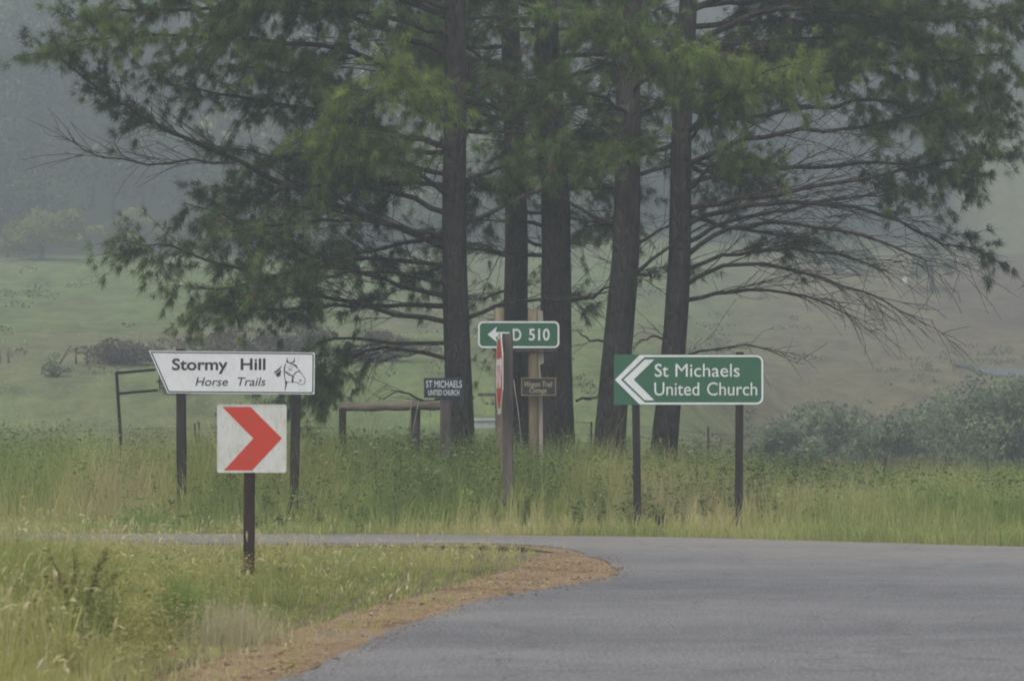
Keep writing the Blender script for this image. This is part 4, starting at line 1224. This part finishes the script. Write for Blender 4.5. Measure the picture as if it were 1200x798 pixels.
def near_weeds():
    g = np.random.default_rng(29)
    n = 240
    y = g.uniform(13.5, 27, n); x = (g.uniform(-0.21, -0.125, n) + 0.02 * (g.random(n) < 0.2) * g.uniform(0, 3, n)) * y
    h = g.uniform(0.22, 0.55, n) * np.interp(y, [13, 20, 27], [1.05, 0.9, 0.35])
    per = 60
    f = g.uniform(0.25, 1.0, n * per); hh = np.repeat(h, per)
    st = np.repeat(np.stack([x, y, np.zeros(n)], 1), per, 0); az = np.repeat(g.normal(0, 0.28, (n, 2)), per, 0)
    br = g.normal(0, 0.10, (n * per, 2)) * (f * hh * 1.6)[:, None]
    p = st + np.stack([az[:, 0] * f * hh + br[:, 0], az[:, 1] * f * hh + br[:, 1], f * hh], 1)
    a = g.uniform(0, 6.28, n * per); dv = np.stack([np.cos(a), np.sin(a), g.uniform(-0.1, 0.9, n * per)], 1); dv /= np.linalg.norm(dv, axis=1, keepdims=True)
    V, T = leafy(p, dv, g.uniform(0.025, 0.06, n * per), g.uniform(0.010, 0.024, n * per), g)
    hue = np.repeat(g.normal(0.55, 0.22, n), per) + g.normal(0, 0.12, n * per)
    o = tri_obj('roadside_weeds', V, T, M['olive'], rnd=np.repeat(np.clip(hue, 0, 1), 2))
    tag(o, 'olive leafy weeds in the near grass at lower left', 'weeds', kind='stuff')
near_weeds()

def meadow():
    g = np.random.default_rng(24)
    n = 12000
    y = 47 + g.beta(1.0, 1.4, n) * 135; x = g.uniform(-0.235, 0.235, n) * y
    cx = np.round(x / 0.9) * 0.9 + 0.3 * n_fine(x, y); pull = g.uniform(0, 0.8, n); x = x + (cx - x) * pull
    keep = n_patch(x * 0.3, y * 0.2) > -0.5
    u = x / y
    keep &= ~((u > 0.155) & (y > 134) & (y < 200))
    x, y = x[keep], y[keep]; n = len(x)
    h = g.uniform(0.04, 0.13, n) * np.interp(y, [47, 75], [2.6, 1.0])
    V, T = blades(x, y, H(x, y) - 0.02, h, g.uniform(0.02, 0.05, n) * np.interp(y, [47, 120], [0.6, 1.5]), g, 0.45, 0.1)
    hue = 0.52 + 0.28 * n_patch(x * 0.25, y * 0.2) + g.normal(0, 0.12, n)
    o = tri_obj('meadow_tussocks', V, T, M['tall_grass'], rnd=np.repeat(np.clip(hue, 0, 1), 3))
    tag(o, 'rough grass tussocks over the misty meadow', 'grass', kind='stuff')
meadow()

def meadow_scrub():
    g = np.random.default_rng(37)
    n = 680
    y = 52 + g.beta(1.0, 1.5, n) * 110; u = np.where(g.random(n) < 0.7, g.uniform(0.06, 0.23, n), g.uniform(-0.22, 0.23, n))
    x = u * y
    k = ~((u > 0.15) & (y > 134)) & (n_patch(x * 0.5, y * 0.3) > -0.2); x, y = x[k], y[k]; n = len(x)
    z = H(x, y); wd = g.uniform(0.4, 1.5, n); ht = wd * g.uniform(0.25, 0.5, n)
    c = np.stack([x, y, z + ht * 0.35], 1); rd = np.stack([wd * 0.5, wd * 0.5, ht * 0.6], 1)
    V, T, kk = leaf_cloud(c, rd, 22000, 0.075, g)
    hue = np.clip(g.normal(0.45, 0.28, n)[kk] + g.normal(0, 0.1, 22000), 0, 1)
    o = tri_obj('meadow_scrub', V, T, M['scrub_mix'], rnd=np.repeat(hue, 2))
    tag(o, 'low rough scrub dotted over the misty meadow', 'scrub', kind='stuff')
meadow_scrub_later = meadow_scrub

# single clumps one can point at in the near verge
def clump(name, px, py, n, h, spread, mat, label, cat, wd=(0.004, 0.008), lean=0.4, hue=(0, 1)):
    g = np.random.default_rng(int(px * 7 + py))
    gx, gy = gnd(px, py)
    root = empty(name, (gx, gy, 0), label, cat)
    x = g.normal(0, spread, n); y = g.normal(0, spread, n)
    V, T = blades(x, y, np.zeros(n), h * g.uniform(0.35, 1.1, n) * np.exp(-0.5 * (np.hypot(x, y) / (2.2 * spread)) ** 2), g.uniform(wd[0], wd[1], n), g, lean, 0.05)
    ob = tri_obj('blades', V, T, mat, root, rnd=np.repeat(g.uniform(hue[0], hue[1], n), 3)); ob['kind'] = 'stuff'
    return root
clump('grass_clump', 268, 756, 750, 0.42, 0.17, M['feather'], 'pale feathery grass clump beside the brown gravel edge', 'grass', (0.002, 0.005), 0.8)
clump('grass_clump', 205, 748, 1300, 0.50, 0.09, M['lush'], 'lush bright green grass clump near the bottom left', 'grass', (0.005, 0.010), 0.35)
clump('grass_clump', 172, 622, 500, 0.42, 0.20, M['lush'], 'bright green grass tuft beyond the left road strip under the white sign', 'grass', (0.008, 0.014), 0.4)

def weed_plant(px, py, Y, h, n, spread, label, ls=(0.05, 0.11), stems=6, mat=None):
    g = np.random.default_rng(int(px * 3 + py))
    p = P(px, py, Y)
    root = empty('weed_plant', (p.x, Y, 0), label, 'weed')
    acc = Acc(); ps, ds = [], []
    for s in range(stems):
        a = g.uniform(0, 6.28); rr = spread * g.uniform(0.2, 1); hh = h * g.uniform(0.65, 1.0)
        path = bez([(0.03 * math.cos(a), 0.03 * math.sin(a), -0.03), (rr * 0.4 * math.cos(a), rr * 0.4 * math.sin(a), hh * 0.5), (rr * math.cos(a), rr * math.sin(a), hh)], 8)
        acc.add(*np_tube(path, np.linspace(0.0045, 0.0015, 8), 4))
        m = n // stems
        f_ = g.uniform(0.2, 1, m) * 6.99; i = f_.astype(int)
        ps.append(path[i] + (path[i + 1] - path[i]) * (f_ - i)[:, None]); b = g.uniform(0, 6.28, m)
        ds.append(np.stack([np.cos(b), np.sin(b), g.uniform(-0.1, 0.8, m)], 1))
    acc.obj('stems', M['brown_twigs'], root)
    ps = np.concatenate(ps); ds = np.concatenate(ds); ds /= np.linalg.norm(ds, axis=1, keepdims=True); m = len(ps)
    V, T = leafy(ps, ds, g.uniform(ls[0], ls[1], m), g.uniform(ls[0] * 0.4, ls[1] * 0.45, m), g)
    ob = tri_obj('leaves', V, T, mat or M['weed'], root, rnd=np.repeat(g.uniform(0.1, 0.9, m), 2)); ob['kind'] = 'stuff'
weed_plant(92, 700, 16.6, 0.62, 900, 0.30, 'tall dark-leaved weed in the grass at the bottom left corner', (0.035, 0.07), 7, M['olive'])
weed_plant(60, 700, 15.4, 0.42, 500, 0.26, 'low leafy weed in front of the tall dark weed at lower left', (0.03, 0.06), 10, M['olive'])
weed_plant(690, 600, 36.2, 0.50, 500, 0.45, 'broad green weed between the stop sign post and the left green sign post', (0.06, 0.14), 10)
weed_plant(780, 600, 34.6, 0.36, 400, 0.40, 'low bright weed at the foot of the green direction sign', (0.05, 0.12), 9)
weed_plant(455, 560, 38.0, 0.95, 700, 0.45, 'bushy weed growing below the log rail', (0.06, 0.13), 12)
weed_plant(560, 560, 38.4, 0.90, 600, 0.40, 'bushy weed at the foot of the nearest pine', (0.06, 0.13), 11)
weed_plant(30, 560, 41.0, 1.0, 800, 0.70, 'dark weed bush at the far left edge of the verge', (0.06, 0.13), 14)
weed_plant(90, 560, 41.5, 0.95, 700, 0.60, 'dark weed bush left of the empty iron frame', (0.06, 0.13), 12)
weed_plant(960, 560, 37.5, 0.62, 600, 0.45, 'weedy bush right of the green direction sign in the verge', (0.05, 0.11), 11)

# white flower heads
gfl = np.random.default_rng(77)
for (px, py) in ((440, 525), (469, 526), (501, 525), (479, 551), (488, 556), (533, 534), (455, 540), (418, 530)):
    Yq = 37.2
    p = P(px, py, Yq)
    root = empty('wildflower', (p.x, Yq, 0), 'small white wildflower head above the tall grass below the log rail', 'flower', 'white wildflowers in the verge')
    tube_obj('stem', [(0.02, 0, 0), (0.01, 0, p.z * .5), (0, 0, p.z)], [0.004, 0.003, 0.003], M['weed'], root, 4)
    n = 9; V = [(0, 0, p.z + 0.012)]
    for k in range(n):
        a = 6.283 * k / n; rr = gfl.uniform(0.030, 0.048)
        V += [(rr * .6 * math.cos(a - .3), rr * .6 * math.sin(a - .3), p.z + 0.016), (rr * math.cos(a), rr * math.sin(a), p.z + 0.006), (rr * .6 * math.cos(a + .3), rr * .6 * math.sin(a + .3), p.z + 0.016)]
    mesh_obj('bloom', V, [(0, 1 + 3 * k, 2 + 3 * k, 3 + 3 * k) for k in range(n)], M['petal'], root)

# ------------------------------------------------------------------ bushes and background trees
def leaf_cloud(cent, rad, n, size, g):
    """leaf faces spread on and in a lumpy cloud of ellipsoid clumps"""
    m = len(cent)
    wgt = (rad[:, 0] * rad[:, 1]) ** 0.9; wgt /= wgt.sum()
    k = g.choice(m, n, p=wgt)
    d = g.normal(0, 1, (n, 3)); d /= np.linalg.norm(d, axis=1, keepdims=True)
    r = g.uniform(0.45, 1.0, n) ** 0.5 * (1 + 0.08 * g.normal(0, 1, n))
    p = cent[k] + d * rad[k] * r[:, None]
    q = g.normal(0, 1, (n, 3)); q += d * 0.6; q /= np.linalg.norm(q, axis=1, keepdims=True)
    a = np.cross(q, g.normal(0, 1, (n, 3))); a /= np.linalg.norm(a, axis=1, keepdims=True); b = np.cross(q, a)
    s = (size * g.uniform(0.5, 1.2, n))[:, None]
    V = np.stack([p - a * s, p - b * s * 0.5, p + a * s, p + b * s * 0.5], 1).reshape(-1, 3)
    o = 4 * np.arange(n)[:, None]
    T = np.stack([o + np.array([[0, 1, 2]]), o + np.array([[0, 2, 3]])], 1).reshape(-1, 3)
    return V, T, k

def bush(name, base, wid, hgt, n, size, mat, label, cat, seed, group=None, trunk=None, lumps=14, low=0.1, tw=0.03, upright=False, dep=0.7):
    g = np.random.default_rng(seed)
    root = empty(name, base, label, cat, group)
    c = np.stack([g.normal(0, 0.26, lumps) * wid, g.normal(0, 0.26 * dep, lumps) * wid, hgt * g.uniform(low + 0.12, 0.86, lumps)], 1)
    c[:, 2] *= 1 - 0.35 * np.minimum(1, np.abs(c[:, 0]) / (0.5 * wid))
    rd = np.stack([wid * g.uniform(0.12, 0.22, lumps), wid * g.uniform(0.12, 0.2, lumps), hgt * g.uniform(0.10, 0.2, lumps)], 1)
    acc = Acc()
    for q in c:
        st = np.array([g.normal(0, 0.04 * wid), g.normal(0, 0.04 * wid), -0.1]) if not trunk else np.array([0, 0, trunk * g.uniform(0.5, 1.0)])
        acc.add(*np_tube(bez([st, (st + q) / 2 + np.array([0, 0, 0.08 * hgt]), q], 7), np.linspace(tw, tw * 0.25, 7), 5))
    if trunk:
        acc.add(*np_tube(bez([(0, 0, -0.2), (0.05, 0, trunk * .5), (0, 0, trunk)], 6), np.linspace(tw * 2.2, tw * 1.3, 6), 8))
    acc.obj('trunk' if trunk else 'stems', M['twig'], root)
    V, T, k = leaf_cloud(c, rd, n, size, g)
    if upright:
        pass
    hue = np.clip(g.normal(0.5, 0.30, lumps)[k] + g.normal(0, 0.14, n), 0, 1)
    tri_obj('crown', V, T, mat, root, rnd=np.repeat(hue, 2))
    return root
def at(px, py, Y):
    p = P(px, py, Y); return (p.x, Y, float(H(p.x, Y)))
gr = 'dark bushes behind the right-hand verge'
for i, (px, Y, wid, hgt, lab) in enumerate((
    (1186, 78, 3.4, 3.1, 'dark green bush at the right edge behind the verge fence'),
    (1118, 82, 3.6, 2.7, 'dark green bush second from the right edge behind the verge'),
    (1040, 80, 2.6, 1.75, 'low dark bush left of the two tall right-hand bushes'),
    (968, 84, 3.6, 2.5, 'wide dark bush standing alone right of the green direction sign'),
    (922, 78, 2.0, 1.5, 'small dark bush just right of the green direction sign'),
    (1152, 94, 4.4, 3.6, 'taller grey-green bush behind the right edge bushes'),
    (1076, 96, 3.6, 2.6, 'grey-green bush rising behind the middle right bushes'),
    (1226, 88, 4.2, 4.0, 'tall dark bush cut off by the right edge of the picture'))):
    bush('dark_bush', at(px, 500, Y), wid, hgt, 6000, 0.085, M['bush'], lab, 'bush', 100 + i, gr, lumps=60, low=-0.1, tw=0.02)
bush('meadow_bush', tuple(hit(64, 443)), 1.15, 0.85, 900, 0.05, M['bush'], 'small round bush alone on the left meadow below the dirt track', 'bush', 120)
for i, (px, py, wp, hp_, lab) in enumerate((
    (145, 428, 95, 34, 'brown leafless scrub on the left meadow above the dirt track'),
    (268, 420, 120, 42, 'brown scrub thicket behind the top of the white sign'),
    (350, 418, 80, 46, 'brown scrub patch showing under the left pine branches'),
    (440, 425, 90, 40, 'brown scrub patch behind the blue name board'),
    (215, 462, 60, 18, 'low brown scrub showing behind the arms of the iron frame'))):
    b = hit(px, py); kx = F / b.y
    bush('brown_scrub', tuple(b), wp / kx, hp_ / kx, 3800, 0.06, M['brown_twigs'], lab, 'scrub', 130 + i, 'brown scrub on the meadow', lumps=22, low=0.0)
b = hit(48, 304); kx = F / b.y
bush('broadleaf_tree', tuple(b), 95 / kx, 74 / kx, 3600, 0.20, M['tree_light'], 'pale yellow-green tree at the foot of the hillside wood on the left', 'tree', 141, None, 1.2, 16, 0.1, 0.09)
b = hit(160, 300); kx = F / b.y
bush('broadleaf_tree', tuple(b), 80 / kx, 58 / kx, 2600, 0.20, M['tree_light'], 'pale round tree in the mist behind the lowest left pine branch tips', 'tree', 142, None, 1.0, 12, 0.1, 0.09)
b = hit(1092, 342); kx = F / b.y
bush('slender_tree', tuple(b), 50 / kx, 62 / kx, 2200, 0.13, M['bush'], 'small slender tree on the slope beside the white boulder', 'tree', 143, None, 1.6, 10, 0.35, 0.07)
b = hit(978, 322); kx = F / b.y
bush('broadleaf_tree', tuple(b), 110 / kx, 70 / kx, 3000, 0.17, M['bush'], 'broad misty tree behind the tips of the bare right-hand branches', 'tree', 144, None, 1.2, 14, 0.1, 0.08)

meadow_scrub_later()

# white boulder
b = hit(1061, 338); kx = F / b.y
g = np.random.default_rng(8)
import bmesh
bm = bmesh.new(); bmesh.ops.create_icosphere(bm, subdivisions=3, radius=1.0)
nz = sines(222, 10, 0.2, 0.9)
for v in bm.verts:
    k = 1 + 0.22 * float(nz(v.co.x * 1.3 + v.co.z, v.co.y * 1.3 - v.co.z))
    v.co = Vector((v.co.x * k * 4.5 / kx, v.co.y * k * 4.0 / kx, v.co.z * k * 6.5 / kx + 5.5 / kx))
me = bpy.data.meshes.new('boulder'); bm.to_mesh(me); bm.free(); me.materials.append(M['stone'])
o = link(bpy.data.objects.new('boulder', me)); o.location = b
tag(o, 'small white boulder on the green slope at right', 'boulder')

# low pale slab behind the trunks
b0 = hit(568, 501)
f = Face('concrete_trough', 'low pale grey trough in the grass between the nearest trunk and the pine poles', 'trough', 568, b0.y)
zt = float(H(b0.x, b0.y)); wx = 16 / f.k; ht = 9 / f.k
plate('wall', [(-wx, -0.2), (wx, -0.2), (wx - 0.02, ht - 0.07), (-wx + 0.02, ht - 0.07)], -0.3, 0.3, M['slab'], f.root)
plate('rim', rrect(-wx - 0.04, ht - 0.068, wx + 0.04, ht, 0.02, 3), -0.36, 0.36, M['slab'], f.root)

# meadow fence posts, far left
b0 = hit(90, 428)
root = empty('meadow_fence', tuple(b0), 'short row of weathered fence posts on the left meadow', 'fence')
for (px, ty_, lean) in ((10, 408, 0), (83, 405, 0.9), (89, 409, 0), (102, 410, 0), (0, 410, 0)):
    p = P(px, ty_, b0.y); zb = float(H(p.x, b0.y))
    tube_obj('post', [(p.x - b0.x - lean * 0.5, 0, zb - b0.z - 0.1), (p.x - b0.x, 0, p.z - b0.z)], [0.04, 0.035], M['post_grey'], root, 6)

# stream glinting at the right edge
pts = [(1115, 429), (1132, 431), (1145, 435), (1160, 438), (1180, 439), (1205, 438), (1240, 437)]
c3 = [hit(*q) for q in pts]
V, Fc = [], []
cc = bez([tuple(q) for q in c3], 40)
for i, q in enumerate(cc):
    wv = 0.8 + 0.35 * math.sin(i * 1.3)
    for sgn in (-1, 1):
        yy = q[1] + sgn * wv; V.append((q[0], yy, float(H(q[0], yy)) + 0.06))
for i in range(len(cc) - 1):
    Fc.append((2 * i, 2 * i + 2, 2 * i + 3, 2 * i + 1))
m, t, bs = mat_new('stream water'); bs.inputs['Base Color'].default_value = (0.06, 0.07, 0.08, 1); bs.inputs['Roughness'].default_value = 0.12
bump(t, bs, noise(t, 5, 3), 0.15, 0.02)
tag(mesh_obj('stream', V, Fc, m), kind='structure')

# the wood on the hillside: one misty mass
def hillside_wood():
    g = np.random.default_rng(31)
    ntree = 450
    y = 186 + np.where(g.random(ntree * 2) < 0.48, g.uniform(0, 45, ntree * 2), g.uniform(45, 195, ntree * 2)); x = g.uniform(-0.25, 0.25, ntree * 2) * y
    edge = 186 + 16 * sstep(3, 13, x) + 10 * n_und(x, y * 0)
    u = x / y
    k = (y > edge + 2) & ~((u > 0.165 + 0.02 * n_patch(x, y)) & (y < 228)) & ~((n_patch(x * 0.25, y * 0.25) > 0.52) & (y < 260))
    x, y = x[k][:ntree], y[k][:ntree]
    n = len(x); z = H(x, y)
    VV, TT, RR = [], [], []; c0 = 0
    for i in range(n):
        front = y[i] < 229 + 8 * n_und(x[i], 0)
        w_ = g.uniform(4.6, 7.5) if front else g.uniform(3.0, 5.5); h_ = g.uniform(7.5, 13.5) if front else g.uniform(5.0, 9.5)
        L_ = 16 if front else 7; NL = 480 if front else 130
        c = np.stack([g.normal(0, 0.28, L_) * w_, g.normal(0, 0.22, L_) * w_, h_ * g.uniform(0.3, 0.88, L_)], 1)
        sc_ = 0.72 if front else 1.0
        rd = np.stack([w_ * g.uniform(0.2, 0.34, L_), w_ * g.uniform(0.2, 0.3, L_), h_ * g.uniform(0.10, 0.2, L_)], 1) * sc_
        V, T, kk = leaf_cloud(c, rd, NL, 0.36 if front else 0.5, g)
        VV.append(V + np.array([x[i], y[i], z[i]])); TT.append(T + c0); c0 += len(V)
        hue = 0.45 + 0.45 * float(n_patch(x[i] * 0.18, y[i] * 0.12)) + g.normal(0, 0.22)
        RR.append(np.repeat(np.clip(hue + g.normal(0, 0.20, L_)[kk] + g.normal(0, 0.08, NL), 0, 1), 2))
        tv, tq = np_tube(np.array([[x[i], y[i], z[i] - 0.3], [x[i] + 0.1, y[i], z[i] + h_ * 0.35], [x[i], y[i], z[i] + h_ * 0.7]]), [0.16, 0.12, 0.05], 4)
        VV.append(tv); TT.append(np.concatenate([tq[:, [0, 1, 2]], tq[:, [0, 2, 3]]]) + c0); c0 += len(tv); RR.append(np.zeros(len(tq) * 2))
    o = tri_obj('hillside_wood', np.concatenate(VV), np.concatenate(TT), M['forest'], rnd=np.concatenate(RR))
    tag(o, 'misty wood covering the hillside behind the pines', 'wood', kind='stuff')
hillside_wood()

# ------------------------------------------------------------------ mist
def haze():
    x0, x1, y0, y1, z0, z1 = -330, 330, -160, 460, -3.0, 112
    V = [(x0, y0, z0), (x1, y0, z0), (x1, y1, z0), (x0, y1, z0), (x0, y0, z1), (x1, y0, z1), (x1, y1, z1), (x0, y1, z1)]
    Fc = [(3, 2, 1, 0), (4, 5, 6, 7), (0, 1, 5, 4), (1, 2, 6, 5), (2, 3, 7, 6), (3, 0, 4, 7)]
    m = bpy.data.materials.new('mist'); m.use_nodes = True
    t = m.node_tree; t.nodes.clear()
    out = t.nodes.new('ShaderNodeOutputMaterial'); v = t.nodes.new('ShaderNodeVolumePrincipled')
    v.inputs['Color'].default_value = (0.64, 0.715, 0.79, 1)
    v.inputs['Density'].default_value = 0.0035
    v.inputs['Anisotropy'].default_value = 0.15
    t.links.new(v.outputs[0], out.inputs['Volume'])
    o = mesh_obj('haze', V, Fc, m)
    tag(o, 'grey mist filling the valley', 'mist', kind='stuff')
haze()
